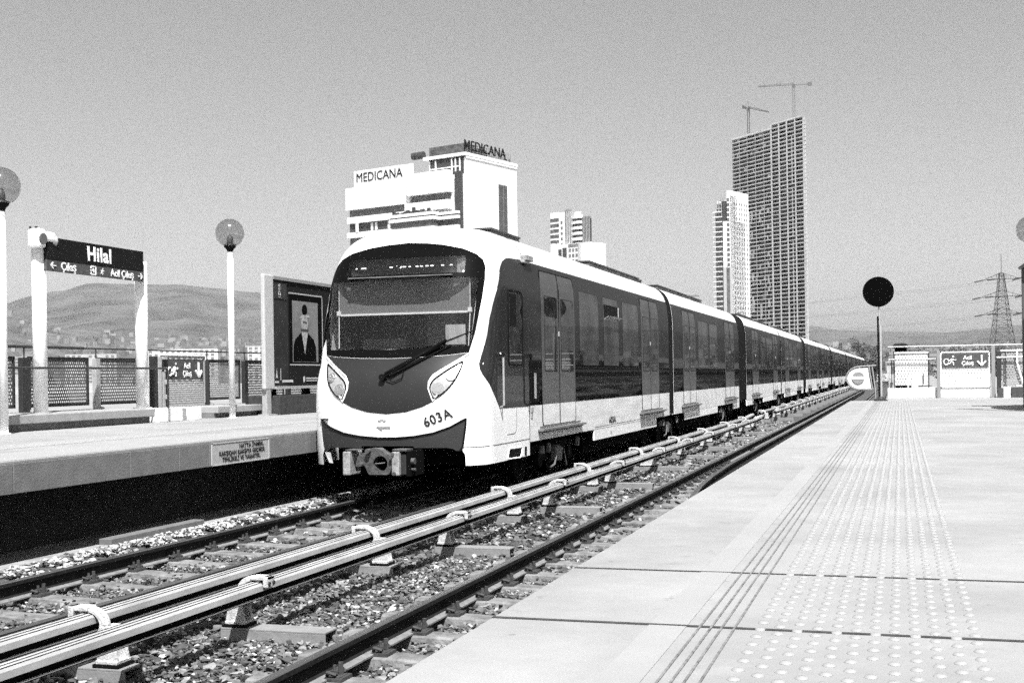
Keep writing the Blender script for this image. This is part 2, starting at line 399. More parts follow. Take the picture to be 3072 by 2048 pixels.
# left platform: slab with an overhanging edge, shaded wall below
g = MB(); g.box(-60, PL_X, -30, 200, PL_Z-.02, PL_Z); lp = g
tag(lp.build('left_platform', PLATFORM), kind='structure')
f0 = [-30, 4.2, 6.1, 8.0, 10.04, 11.957, 12.944, 13.62, 15.18]
while f0[-1] < 200: f0.append(f0[-1]+1.93)
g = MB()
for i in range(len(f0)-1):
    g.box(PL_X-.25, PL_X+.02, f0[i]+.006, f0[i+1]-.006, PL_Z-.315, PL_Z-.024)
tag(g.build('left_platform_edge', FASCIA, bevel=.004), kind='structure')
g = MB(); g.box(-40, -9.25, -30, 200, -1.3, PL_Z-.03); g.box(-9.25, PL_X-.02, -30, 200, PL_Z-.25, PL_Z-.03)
tag(g.build('left_platform_wall', SHADEWALL), kind='structure')
g = MB(); g.box(-9.24, -8.23, -30, 200, -1.2, -.07); g.box(-8.42, -8.225, -30, 200, -.075, -.02)
tag(g.build('left_track_gutter', mat('gutter concrete', .24, .9, var=.3, vscale=4, bump=.3)), kind='structure')
# paler edge strip with studs
g = MB(); g.box(-9.3, -8.32, -30, 200, PL_Z, PL_Z+.004); g.box(-10.5, -9.85, -30, 200, PL_Z, PL_Z+.004)
tag(g.build('left_platform_stripe', PLATEDGE), kind='structure')
def dome(mb, x, y, z, r, h, n=8):
    vs = [(x+r*math.cos(2*PI*k/n), y+r*math.sin(2*PI*k/n), z) for k in range(n)] + [(x+.72*r*math.cos(2*PI*k/n), y+.72*r*math.sin(2*PI*k/n), z+h*.8) for k in range(n)] + [(x, y, z+h)]
    mb.add(vs, [(k, (k+1) % n, n+(k+1) % n, n+k) for k in range(n)] + [(n+k, n+(k+1) % n, 2*n) for k in range(n)])
g = MB(); g.smooth = True; y = 6.0
while y < 34:
    for i in range(5): dome(g, -10.3+i*.095+.01, y, PL_Z+.004, .024, .008)
    y += .16
tag(g.build('left_tactile_strip', STUD, recalc=False), kind='structure')

# right platform in slabs with open joints
J0, JP = 4.262, 1.186
ys = [J0+JP*i for i in range(-6, 29)]
ys = [y for y in ys if y < 38.1] + [38.24]
g = MB()
for a, b in zip(ys[:-1], ys[1:]): g.box(PR_X, 22, a+.0012, b-.0012, PR_Z-.3, PR_Z)
g.box(-0.45, 22, 38.25, 60, PR_Z-.3, PR_Z)
tag(g.build('right_platform', PLATFORM), kind='structure')
g = MB()
for j, yj in enumerate(ys[:-1]):
    h = (.0115 if j == 6 else .009) if 6 <= j <= 7 else .0
    if h: g.box(PR_X-.001, 22, yj-h, yj+h, PR_Z-.2, PR_Z+.0036)
tag(g.build('platform_joints', JOINT), kind='structure')
g = MB(); g.box(PR_X+.02, 22, -4, 38.2, PR_Z-.32, PR_Z-.16); g.box(-.9, 22, -4, 38.2, -1.3, PR_Z-.3); g.box(-.45, 22, 38.2, 60, -1.3, PR_Z-.31)
tag(g.build('right_platform_base', mat('platform base concrete', .2, .9, var=.2, vscale=3)), kind='structure')
# stripe, grooves
g = MB()
g.mi = 0; g.box(-.845, -.715, -3, 38.1, PR_Z, PR_Z+.003)
g.mi = 1
for x in (-.669, -.63, -.594, -.551): g.box(x-.0035, x+.0035, -3, 38.1, PR_Z+.0005, PR_Z+.0045)
tag(g.build('platform_line_markings', [PLATEDGE, mat('groove shadow filler', .14, .9, var=.5, vscale=30)]), kind='structure')
g = MB(); g.smooth = True; k = 0; y = 2.6; rr = random.Random(5)
while y < 38.0:
    for i in range(6):
        x = -.465 + i*.125 + (.0625 if k % 2 else 0)
        if rr.random() > .012: dome(g, x+rr.uniform(-.002,.002), y, PR_Z+.0005, .0205, .0075, 10 if y < 12 else 6)
    y += .0593; k += 1
tag(g.build('tactile_strip', STUD, recalc=False), kind='structure')

# ------------------------------------------------------------------ running rails
def rail_prof(x, top=0.0):
    # foot, web, head
    P = [(-.07,-.17),(.07,-.17),(.07,-.158),(.022,-.143),(.009,-.125),(.009,-.055),(.036,-.038),(.036,-.006),(.026,0),(-.026,0),(-.036,-.006),(-.036,-.038),(-.009,-.055),(-.009,-.125),(-.022,-.143),(-.07,-.158)]
    return [(x+a, top+b) for a, b in P]
def make_rail(x, label):
    t = thing('running_rail', (x, 0, -.17), label, 'rail', 'running rails of the two tracks')
    P = rail_prof(x); n = len(P); ys = [1.0, 260.0]
    g = MB(); vs = [(a, y, b) for y in ys for a, b in P]; g.v = vs
    for i in range(n):
        j = (i+1) % n; g.f.append((i, j, j+n, i+n)); top = i in (7, 8, 9); foot = i in (1, 2, 14, 15, 0); g.m.append(1 if top else (2 if foot else 0)); g.sm.append(False)
    g.f.append(tuple(range(n))[::-1]); g.m.append(0); g.sm.append(False)
    g.build('rail_bar', [RAILSIDE, RAILTOP, RAILFOOT], t)
make_rail(XA0, 'dark running rail beside the white ballast strip under the left platform')
make_rail(XA1, 'running rail half hidden behind the pale contact rails')
make_rail(XB0, 'large dark running rail crossing the foreground right of the contact rails')
make_rail(XB1, 'running rail hidden just below the right platform edge')
# check rail that swings in from under the platform
g = MB(); path = [(-2.62,15.2),(-2.74,16.6),(-2.853,17.66),(-3.0,19.3),(-3.10,21.2),(-3.16,23.8),(-3.19,31),(-3.19,45),(-3.2,120)]
P = [(a+.0, b+.0) for a, b in rail_prof(0, .0)]; n = len(P)
for k, (x, y) in enumerate(path):
    for a, b in P: g.v.append((x+a*1.1, y, b+.01))
for k in range(len(path)-1):
    for i in range(n): g.f.append((k*n+i, k*n+(i+1) % n, (k+1)*n+(i+1) % n, (k+1)*n+i)); g.m.append(1 if i in (7,8,9) else 0); g.sm.append(False)
tag(g.build('check_rail', [RAILSIDE, RAILTOP]), 'curved check rail swinging out beside the foreground rail', 'rail')

# ------------------------------------------------------------------ sleepers, with clips as parts
def clip_mesh(x, y, side):
    g = MB(); zt = -.158; g.box(x+side*.03, x+side*.17, y-.085, y+.085, -.185, -.150); g.cyl((x+side*.12, y+.02, -.115), (0,0,1), .017, .10, 6)
    g.box(x+side*.05, x+side*.15, y-.065, y+.065, -.18, -.145)             # shoulder
    g.cyl((x+side*.10, y-.03, -.12), (0,0,1), .012, .09, 8); g.cyl((x+side*.10, y-.03, -.12), (0,0,1), .024, .028, 6)
    g.tube([(x+side*.13,y-.07,-.13),(x+side*.07,y-.075,-.115),(x+side*.045,y-.03,-.135),(x+side*.05,y+.03,-.135),(x+side*.09,y+.075,-.112),(x+side*.14,y+.06,-.135)], .0125, 6)
    g.cyl((x+side*.105, y+.045, -.125), (1,0,.1), .022, .04, 8)
    return g
def make_sleeper(xc, y, label, nclips):
    t = thing('sleeper', (xc, y, -.32), label, 'sleeper', 'concrete sleepers under the rails')
    g = MB(); rs = random.Random(int(y*100)+int(xc))
    xs_ = [xc-1.25+i*.25 for i in range(11)]
    prof = lambda x: (.115 if abs(x-xc) < .35 else .13)
    vs = []
    for i, x in enumerate(xs_):
        j = rs.uniform(-.004, .004); hw = .13
        zt = -.174 - (.015 if abs(x-xc) < .3 else 0) - (.008 if abs(x-xc) > 1.2 else 0) + j*.3
        vs += [(x,-hw-.02,-.36),(x,-hw+.02,zt-.012),(x,-hw+.045,zt),(x,hw-.045,zt),(x,hw-.02,zt-.012),(x,hw+.02,-.36)]
    vs = [(a, b+y, c) for a, b, c in vs]; g.add(vs, [(i*6+k, i*6+k+1, (i+1)*6+k+1, (i+1)*6+k) for i in range(10) for k in range(5)] + [(0,1,2,3,4,5),(65,64,63,62,61,60)])
    g.build('sleeper_block', SLEEPER, t)
    if nclips:
        for r in (xc-.75, xc+.75):
            for s in (-1, 1): clip_mesh(r, y, s).build('rail_clip', mat('rusty clip', .04, .85, var=.5, vscale=20, bump=.4), t, recalc=False)
    return t
protoA = make_sleeper((XA0+XA1)/2, SL0, 'weathered concrete sleeper of the far track, half sunk in ballast', True)
protoB = make_sleeper((XB0+XB1)/2, SL0, 'weathered concrete sleeper of the near track, half sunk in ballast', True)
plainA = make_sleeper((XA0+XA1)/2, SL0+SLP*40, 'weathered concrete sleeper of the far track, half sunk in ballast', False)
plainB = make_sleeper((XB0+XB1)/2, SL0+SLP*40, 'weathered concrete sleeper of the near track, half sunk in ballast', False)
ORD = 'first second third fourth fifth sixth seventh eighth ninth tenth eleventh twelfth thirteenth fourteenth fifteenth sixteenth seventeenth eighteenth nineteenth twentieth'.split()
nA = nB = -1
protoB.location.y = SL0+SLP*35; protoB['label'] = 'weathered concrete sleeper of the near track, far off beside the platform'; protoB['_w'] = (0, 0, 0)
plainB['label'] = protoB['label']
protoA.location.y = 17.5; protoA['label'] = 'concrete sleeper of the far track lying under the train nose'
for k in range(-2, 62):
    y = SL0+SLP*k
    if k < 30:
        if 6.6 < y < 17: nA += 1; copy_tree(protoA, ((XA0+XA1)/2, y, -.32), 'concrete sleeper of the far track, %s in view from the picture bottom' % ORD[nA])
        if y > 3.5: nB += 1; copy_tree(protoB, ((XB0+XB1)/2, y, -.32), 'concrete sleeper of the near track, %s in view from the picture bottom' % ORD[nB] if nB < len(ORD) else None)
    elif k not in (35, 40):
        copy_tree(plainB, ((XB0+XB1)/2, y, -.32))
bpy.data.objects.remove(plainA.children[0]) if plainA.children else None
bpy.data.objects.remove(plainA)

# ------------------------------------------------------------------ contact rails on cast brackets
def contact_rail(x, y0, y1, label, zoff=0.0, ramp=True):
    t = thing('contact_rail', (x, y0, .0), label, 'contact rail', 'covered contact rails between the tracks')
    # protective cover: inverted trough
    P = [(-.065,.06),(-.07,.155),(-.058,.172),(-.02,.180),(.02,.180),(.058,.172),(.070,.155),(.072,.112),(.064,.112),(.060,.150),(.02,.166),(-.02,.166),(-.056,.150),(-.058,.06)]
    def sweep(P, mt, name, y0, y1, dz0=0, dz1=0):
        n = len(P); g = MB(); st = [y0, y0+1.6, y1-2.2, y1] if ramp else [y0, y1]
        dz = [dz0, 0, 0, dz1] if ramp else [0, 0]
        for yy, d in zip(st, dz):
            for a, b in P: g.v.append((x+a, yy, b+d+zoff))
        for k in range(len(st)-1):
            for i in range(n): g.f.append((k*n+i, k*n+(i+1) % n, (k+1)*n+(i+1) % n, (k+1)*n+i)); g.m.append(0); g.sm.append(False)
        for k in (0, len(st)-1): g.f.append(tuple(k*n+i for i in range(n))); g.m.append(0); g.sm.append(False)
        return g.build(name, mt, t)
    sweep(P, COVER, 'cover', y0, y1, 0, .05)
    g = MB()
    for a in (-.024, .020, .052): g.box(x+a-.005, x+a+.005, y0+1.7, y1-2.3, .1780+zoff-(.006 if a > .04 else 0), .1822+zoff-(.006 if a > .04 else 0))
    g.build('cover_seam', DARKMETAL, t)
    sweep([(-.03,.045),(.045,.045),(.045,.058),(.012,.066),(.012,.15),(-.012,.15),(-.012,.066),(-.03,.058)], mat('conductor steel', .012, .7, spec=.1), 'conductor_bar', y0+.05, y1-.05, 0, .05)  # near-black bar puts the shade under the cover into colour
    g = MB(); g.box(x+.046, x+.056, y0+1.7, y1-2.3, .055, .064); g.build('conductor_lip', mat('lip steel', .35, .4), t)  # pale strip puts the lit edge of the lip into colour
    return t
contact_rail(-5.335, 1.0, 47.3, 'pale covered contact rail nearer the train, on brackets curving over it from the right')
contact_rail(-4.835, 1.0, 45.8, 'pale covered contact rail nearer the camera, on brackets standing at its left')
contact_rail(-5.50, 51.3, 150, 'distant contact rail beside the rear cars, left of its pair')
contact_rail(-5.02, 52.6, 150, 'distant contact rail beside the rear cars, right of its pair')
def bracket(xs, xr, y, side, label, beam_x):
    """cast bracket: stem at xs, arm curving over the rail at xr"""
    t = thing('rail_bracket', (xs, y, -.17), label, 'bracket', 'cast brackets holding the contact rails')
    g = MB(); s = side
    # tapering stem with flange
    def ring(z, hx, hy): return [(xs-hx, y-hy, z), (xs+hx, y-hy, z), (xs+hx, y+hy, z), (xs-hx, y+hy, z)]
    rings = [ring(-.155, .078, .075), ring(-.125, .072, .07), ring(-.06, .056, .06), ring(.02, .046, .052), ring(.10, .044, .048)]
    vs = sum(rings, []); fs = [(i*4+k, i*4+(k+1) % 4, (i+1)*4+(k+1) % 4, (i+1)*4+k) for i in range(4) for k in range(4)] + [(0,3,2,1), (16,17,18,19)]
    g = MB()   # H-shaped casting: two flanges and a web
    for y0_, y1_ in ((-.075, -.05), (.048, .072)):
        g.prism([(xs-.085,-.15),(xs+.085,-.15),(xs+.078,-.10),(xs+.062,-.02),(xs+.058,.10),(xs-.058,.10),(xs-.062,-.02),(xs-.078,-.10)], 'y', y+y0_, y+y1_)
    g.box(xs-.018, xs+.018, y-.05, y+.05, -.13, .10); g.box(xs-.085, xs+.085, y-.085, y+.085, -.151, -.125)
    g.build('stem', CASTWHITE, t, bevel=.005)
    g = MB()   # C-shaped arm: outer and inner arc
    cx_, cz_ = xr, .105; n = 14; a0 = math.radians(-62); a1 = math.radians(112)
    for hw, ro, ri in ((.040, .146, .112), (.018, .168, .144)):
        vs = []
        for i in range(n+1):
            a = a0+(a1-a0)*i/n
            for r in (ri, ro):
                for yy in (y-hw, y+hw): vs.append((cx_-s*r*math.cos(a), yy, cz_+r*.74*math.sin(a)))
        fs = []
        for i in range(n):
            b = i*4
            fs += [(b+2,b+3,b+7,b+6),(b,b+4,b+5,b+1),(b,b+2,b+6,b+4),(b+1,b+5,b+7,b+3)]
        fs += [(0,1,3,2),(n*4,n*4+2,n*4+3,n*4+1)]
        g.add(vs, fs)
    g.box(*sorted((cx_-s*.03, cx_+s*.125)), y-.055, y+.055, .196, .226)
    g.box(*sorted((cx_+s*.085, cx_+s*.125)), y-.06, y+.06, .14, .226)
    g.build('clamp_arm', CASTWHITE, t, bevel=.006)
    g = MB()
    for yy in (-.035, .035): g.cyl((cx_+s*.127, y+yy, .17), (1,0,0), .016, .02, 8)
    for dx in (-.07, .07): g.cyl((xs+dx, y-.05, -.145), (0,0,1), .014, .03, 6)
    g.build('bolts', DARKMETAL, t)
    g = MB(); g.box(xs-.10, xs+.10, y-.095, y+.095, -.172, -.150); g.build('rubber_pad', BLACK, t)
    g = MB(); x0, x1 = beam_x   # steel channel beam lying in the ballast
    g.box(x0, x1, y-.105, y+.105, -.19, -.1745); g.box(x0, x1, y-.105, y-.093, -.33, -.19); g.box(x0, x1, y+.093, y+.105, -.33, -.19)
    g.build('beam', BEAM, t, bevel=.003)
    g = MB()
    for dx in (.28, .10): g.lathe([(.001,.0),(.03,.0)], (x1-dx, y, -.1735), 14)
    if s < 0: g.build('bolt_hole', BLACK, t, recalc=False)
    return t
ROW1 = [2.64+4.6*k for k in range(1, 10)]; ROW2 = [8.67, 13.34, 17.7, 21.73, 25.71, 29.33, 32.84, 37.76, 41.08, 44.6]
ordn = ['nearest', 'second', 'third', 'fourth', 'fifth', 'sixth', 'seventh', 'eighth', 'ninth', 'tenth']
b1 = None
for k, y in enumerate(ROW1):
    lab = 'pale bracket curving left over the contact rail nearer the train, %s from the camera' % ordn[k]
    if b1 is None: b1 = bracket(-5.14, -5.335, y, 1 if False else -1, lab, (-6.1, -4.98))
    else: copy_tree(b1, (-5.14, y, -.17), lab)
b2 = None
for k, y in enumerate(ROW2):
    lab = 'pale bracket curving right over the contact rail nearer the camera, %s from the camera' % ordn[k]
    if b2 is None: b2 = bracket(-4.99, -4.835, y, 1, lab, (-5.1, -4.2))
    else: copy_tree(b2, (-4.99, y, -.17), lab)
for k in range(16):
    y = 52.2+5.2*k
    copy_tree(b1, (-5.305, y, -.17), 'tiny far bracket beside the rear train cars, in the row nearer the train')['group'] = 'far brackets beside the rear cars'
    copy_tree(b2, (-5.175, y+2.1, -.17), 'tiny far bracket beside the rear train cars, in the row nearer the camera')['group'] = 'far brackets beside the rear cars'
# ------------------------------------------------------------------ the train
XC = -6.83; HWID = 1.33; ZC = 2.2
NT = [(.4,16.0),(.8,15.96),(1.2,15.95),(1.45,15.94),(1.7,15.98),(2.05,16.15),(3.2,16.42),(3.45,16.5),(4.0,16.6)]
def interp(z):
    if z <= NT[0][0]: return NT[0][1]
    for (a, p), (b, q) in zip(NT[:-1], NT[1:]):
        if z <= b:
            t = (z-a)/(b-a); return p+(q-p)*t
    return NT[-1][1]
def sm_interp(z): return sum(interp(z+d) for d in (-.12, -.06, 0, .06, .12))/5
def rho(a, z):
    u = abs(a)/HWID
    return u if z <= ZC else (u**5 + ((z-ZC)/1.8)**5)**.2
def YN(a, z, k=1.0):
    r = min(rho(a, z)*k, 1.0); D = .8 + .5*(max(z-ZC, 0)/1.8)**2
    return sm_interp(z) + D*(1-(1-r**3)**(1/3))
def nose(a, z, off=0.0):
    e = .004; r = rho(a, z)
    p = Vector((XC+a, YN(a, z), z))
    if off == 0: return p
    if r > .985: n = Vector((math.copysign(1, a), -.6, 0)).normalized()
    else:
        da = (YN(a+e, z)-YN(a-e, z))/(2*e); dz = (YN(a, z+e)-YN(a, z-e))/(2*e); n = Vector((da, -1, dz)).normalized()
    return p + n*off
def side_x(z): 
    if z <= ZC: return HWID
    return HWID*max(1-((z-ZC)/1.8)**5, 0)**.2
def sidef(y, z, off=0.0, s=1): return Vector((XC + s*(side_x(z)+off), y, z))
def sect(zb):   # half section outline from lower side over the roof, right to left
    pts = [(HWID, zb), (HWID, .95), (HWID, 1.29), (HWID, 1.8), (HWID, ZC)]
    for i in range(1, 24):
        t = (i/24)*PI/2; pts.append((HWID*math.cos(t)**.4, ZC+1.8*math.sin(t)**.4))
    pts.append((0, ZC+1.8))
    return pts + [(-a, b) for a, b in pts[-2::-1]]
def mirror(poly): return [(-a, b) for a, b in poly][::-1]
train = thing('metro_train', (XC, 15.9, 0), 'white and grey metro train, fleet number 603A on its nose, slanted wiper', 'metro train')

# --- leading car shell: nose + straight body
# outlines in (offset from centre line, height)
GL = [(0,3.72),(.3,3.70),(.56,3.665),(.87,3.595),(1.05,3.515),(1.14,3.43),(1.18,3.33),(1.198,3.15),(1.192,2.89),(1.17,2.64),(1.137,2.34),(1.09,2.10)]
GLASS_OUT = GL + [(.85,2.07),(.45,2.045),(0,2.035)] ; GLASS_OUT = GLASS_OUT + [(-a, b) for a, b in GLASS_OUT[1:-1]][::-1]
WIN = roundpoly([(1.10,2.19),(1.125,2.6),(1.13,3.17),(-1.13,3.17),(-1.125,2.6),(-1.02,2.17),(0,2.155)], [.03]*7)
DISP = roundpoly([(.955,3.235),(.93,3.49),(-.87,3.49),(-.88,3.235)], .03)
MASK = [(1.09,2.092),(.888,1.943),(.652,1.79),(.603,1.70),(.603,1.60),(.675,1.42),(.53,1.352),(.29,1.283),(0,1.255)]
MASK = MASK + [(-a, b) for a, b in MASK[:-1]][::-1] + [(-.85,2.062),(-.45,2.037),(0,2.027),(.45,2.037),(.85,2.062)]
HL = roundpoly([(1.028,1.975),(.833,1.847),(.674,1.725),(.631,1.645),(.635,1.57),(.689,1.455),(.838,1.547),(.955,1.70),(1.012,1.86)], [.02,.1,.06,.06,.06,.03,.1,.1,.1])
BUMP = [(1.095,1.183),(1.09,1.10),(1.07,.94),(1.05,.80),(1.013,.738),(.97,.742),(.93,.77),(.85,.785),(.4,.785),(.385,.81),(-.385,.81),(-.4,.785),(-.85,.785),(-.93,.77),(-.97,.742),(-1.013,.738),(-1.05,.80),(-1.07,.94),(-1.09,1.10),(-1.095,1.183),(-.9,1.07),(-.67,.99),(-.4,.945),(-.13,.925),(.13,.925),(.4,.945),(.67,.99),(.9,1.07)]
HOLE = [(1.10,2.16),(1.14,3.2),(.97,3.51),(-.97,3.51),(-1.14,3.2),(-1.10,2.16)]
RHO = [i/16 for i in range(0, 14)] + [.85,.89,.92,.945,.965,.98,.99,.996,1.0]
car = MB(); car.smooth = True
pts = set()
zrows = [.53,.60,.68,.785,.85,.95,1.05,1.15,1.25,1.4,1.55,1.7,1.85,2.0,2.1,2.2]
for r in RHO:
    for s in (-1, 1):
        for z in zrows:
            if z < .80 and r*HWID < 1.05: continue
            pts.add((round(s*r*HWID, 4), z))
    for i in range(1, 48):
        t = PI*i/48; c_ = math.cos(t); a = HWID*abs(c_)**.4*(1 if c_ > 0 else -1); b = 1.8*math.sin(t)**.4
        pts.add((round(a*r, 4), round(ZC+b*r, 4)))
pts = [p for p in pts if not inside(p, HOLE)]
hol = densify(HOLE, .08); n0 = len(pts); pts += hol
V, E_, F_, *_ = delaunay_2d_cdt([Vector(p) for p in pts], [(n0+i, n0+(i+1) % len(hol)) for i in range(len(hol))], [], 0, 1e-5)
fs = []
for f in F_:
    c = (sum(V[i][0] for i in f)/3, sum(V[i][1] for i in f)/3)
    if inside(c, HOLE): continue
    if c[1] < .80 and abs(c[0]) < 1.045: continue
    if rho(c[0], c[1]) > 1.0005: continue
    fs.append(tuple(f))
car.add([(XC+p[0], YN(p[0], p[1]), p[1]) for p in V], fs)
# body from the nose ring back to the end of car 1
def loft(mb, zb, ya, yb, start=None):
    P = sect(zb); n = len(P)
    A = [(XC+a, (YN(a*.9999, z) if start == 'nose' else ya), z) for a, z in P]; B = [(XC+a, yb, z) for a, z in P]
    mb.add(A+B, [(i, i+1, i+1+n, i+n) for i in range(n-1)])
    return A, B
loft(car, .53, 0, 18.44, 'nose')
loft(car, .73, 18.452, 30.68)
for s in (-1, 1):
    car.smooth = False
    x0, x1 = sorted((XC+s*HWID, XC+s*(HWID-.03)))
    car.box(x0, x1, 22.7, 28.93, .53, .735)
bodyc = car
bodyc.smooth = False
P = sect(.73)
bodyc.add([(XC+a, 30.68, z) for a, z in P], [tuple(range(len(P)))])
c1 = bodyc.build('train_car', TRAIN_WHITE, train)
c1['label'] = 'leading car with the curved nose, windscreen and cab door'
for p in c1.data.polygons: pass
def part(mb, name, m, parent=c1, **k): return mb.build(name, m, parent, **k)
# lower skirt tone panels on the visible side and the seam lines
def band(y0, y1, zb, name='lower_panel', parent=None):
    g = MB()
    for s in (1, -1): patch(g, [(y0, zb), (y1, zb), (y1, 1.296), (y0, 1.296)], lambda u, v, o, s=s: sidef(u, v, .003+o, s), 1.5, .003)
    return part(g, name, TRAIN_SKIRT, parent or c1)
band(18.46, 30.66, .735)
g = MB()
for s in (1, -1):
    for a, b, z in ((22.72, 28.9, .775), (22.72, 28.9, .765)): pass
    x = XC+s*(HWID+.0035); x0, x1 = sorted((x-.002, x+.002)); g.box(x0, x1, 22.72, 28.9, .772, .778)
# nose seam line and hatch lines
vs = []
pl = [nose(1.06+.27*i/14 if i < 14 else 1.3299, .785, .001) for i in range(15)]
g.tube([p for p in pl] + [Vector((XC+HWID+.001, y, .785-.10*max(0,(y-17.0))/1.45*0)) for y in (17.0, 17.7, 18.43)], .004, 4)
for yy in (18.446,):
    g.tube([Vector((XC+a*1.0012, yy, z)) for a, z in sect(.53)], .006, 4)
g.tube([sidef(y, z, .001) for y, z in ((17.30,.905),(17.62,.905),(17.72,.925),(17.76,.97),(17.78,1.28))], .003, 4)
part(g, 'panel_seams', DARKMETAL)
# openings in the front skirt
g = MB()
patch(g, roundpoly([(17.34,.565),(17.40,.675),(17.98,.665),(17.98,.60),(17.90,.545)], .03), lambda u, v, o: sidef(u, v, .003+o), .2, .0)
patch(g, roundpoly([(18.16,.545),(18.17,.68),(18.28,.672),(18.27,.537)], .01), lambda u, v, o: sidef(u, v, .003+o), .2, .0)
part(g, 'skirt_opening', BLACK)
g = MB()
ring = roundpoly([(17.29,.548),(17.36,.695),(18.02,.685),(18.02,.59),(17.93,.528)], .04); pts3 = [sidef(a, b, .004) for a, b in ring]; g.tube(pts3+[pts3[0]], .009, 6)
part(g, 'skirt_trim', TRAIN_WHITE)

# --- nose details
g = MB(); g.smooth = True; patch(g, GLASS_OUT, lambda a, z, o: nose(a, z, .006+o), .09, .015, [WIN, DISP]); ws = part(g, 'windscreen', FRIT)
WG = glass('cab glass', .9, .72, .02, .035)
g = MB(); g.smooth = True; patch(g, WIN, lambda a, z, o: nose(a, z, .004+o), .1, 0); part(g, 'windscreen_glass', WG)
g = MB(); g.smooth = True; patch(g, DISP, lambda a, z, o: nose(a, z, .004+o), .1, 0); part(g, 'display_glass', WG)
g = MB(); g.smooth = True; patch(g, MASK, lambda a, z, o: nose(a, z, .005+o), .08, .012); part(g, 'nose_mask', MASKGREY)
g = MB(); g.smooth = True; patch(g, BUMP, lambda a, z, o: nose(a, z, .004+o), .08, .01)
g.smooth = False; part(g, 'bumper', mat('bumper grey', .026, .5, var=.12, vscale=4, bump=.1))
g = MB(); top = [(1.095,1.183),(.9,1.07),(.67,.99),(.4,.945),(.13,.925)]; top = top + [(-a, b) for a, b in top[::-1]]
g.tube([nose(a, z, .012) for a, z in densify(top, .05)[:int(2.3/.05)]], .011, 6)
g.tube([nose(a, z, .010) for a, z in ((1.098,1.19),(1.094,1.10),(1.073,.94),(1.053,.80),(1.016,.74))], .014, 6)
part(g, 'bumper_seal', BLACK)
# white band lip under the mask, soft relief
HLBACK = mat('lamp reflector', .40, .25, metal=.3, var=.25, vscale=25)
for s in (1, -1):
    o_ = HL if s > 0 else mirror(HL)
    g = MB(); g.smooth = True
    patch(g, o_, lambda a, z, o: nose(a, z, .002+o), .07, 0); h = part(g, 'headlight', HLBACK)
    g = MB(); pp = [nose(a, z, .010) for a, z in o_]; g.tube(pp+[pp[0], pp[1]], .010, 6); g.build('headlight_seal', BLACK, c1)
    g = MB(); big = [(s*.745,1.60,.085),(s*.90,1.77,.07)]
    for a, z, r in big:
        c = nose(a, z, .004); n = (nose(a, z, .02)-nose(a, z, 0)).normalized()
        g.smooth = False; g.cyl(c, n, r, .02, 24); g.cyl(c+n*.008, n, r*.62, .02, 20)
        for k in range(5):
            t = 2*PI*k/5; u = n.orthogonal().normalized(); w_ = n.cross(u); g.cyl(c+n*.012+(u*math.cos(t)+w_*math.sin(t))*r*.55, n, r*.17, .02, 10)
    g.build('lamp_unit', mat('lamp chrome', .75, .12, metal=.9), c1)
# raised white rim round the headlights
for s in (1, -1):
    o_ = [(1.09,2.075),(.888,1.935),(.66,1.785),(.613,1.70),(.613,1.60),(.68,1.425)]
    o_ = [(s*a, b) for a, b in o_]
    g = MB(); g.smooth = True; g.tube([nose(a, z, .004) for a, z in densify(o_, .04)[:-14]], .014, 8); part(g, 'headlight_rim', TRAIN_WHITE)
# interior of the cab
g = MB()
g.box(XC-1.18, XC+1.18, 18.0, 18.05, 1.0, 3.7)
g.box(XC-.95, XC+.95, 16.95, 18.0, 3.52, 3.56); g.box(XC-1.08, XC+1.08, 16.60, 18.0, 2.0, 2.08)
g.box(XC-1.22, XC-1.19, 17.2, 18.05, 2.0, 3.35); g.box(XC+1.19, XC+1.22, 17.2, 18.05, 2.0, 3.35)
g.box(XC-.9, XC-.2, 17.2, 17.7, 2.08, 2.34); g.box(XC+.1, XC+.55, 17.3, 17.75, 2.08, 2.85)
g.box(XC-1.02, XC+1.02, 16.72, 16.78, 3.16, 3.25); g.box(XC-.92, XC+.97, 16.60, 16.9, 3.20, 3.215); g.box(XC-.8, XC+.8, 16.47, 16.6, 3.20, 3.215)  # thin shelf added to keep sun from the display window off the blind
part(g, 'cab_interior', mat('cab interior', .14, .7, var=.4, vscale=3))
g = MB(); g.box(XC-1.02, XC+1.0, 16.66, 16.666, 2.70, 3.17); part(g, 'sun_blind', mat('blind cloth', .17, .8, var=.05, vscale=20))
g = MB(); g.box(XC-1.04, XC+1.02, 16.645, 16.675, 2.672, 2.70)
for a in (-1.03, 1.01):
    g.box(XC+a-.03, XC+a+.03, 16.63, 16.66, 2.68, 2.745); g.tube([(XC+a, 16.65, 2.7), (XC+a*.985, 16.6, 2.2)], .008, 6); g.tube([(XC+a, 16.65, 2.7), (XC+a, 16.66, 3.15)], .006, 6)
part(g, 'blind_rail', WHITE)
g = MB(); g.box(XC+.68, XC+.98, 16.52, 16.525, 2.22, 2.50); part(g, 'paper_notice', mat('paper notice', .42, .8, var=.3, vscale=14, stretch=(1,.1,.1)))
g = MB(); g.box(XC-.88, XC+.72, 16.78, 16.80, 3.235, 3.50); part(g, 'display_board', mat('display board', .05, .5))
g = MB()
for a, b in ((-.81,-.785),(-.72,-.645),(-.27,-.225),(-.10,-.075),(-.06,-.015),(.03,.06),(.14,.18),(.21,.25),(.295,.335),(.37,.415),(.535,.575),(.67,.705)):
    g.box(XC+a, XC+b, 16.772, 16.78, 3.365, 3.378)
g.box(XC-.105, XC-.095, 16.772, 16.78, 3.352, 3.366); g.box(XC-.165, XC-.15, 16.772, 16.78, 3.385, 3.39)
part(g, 'display_leds', emis('led rows', .9, 1.6))
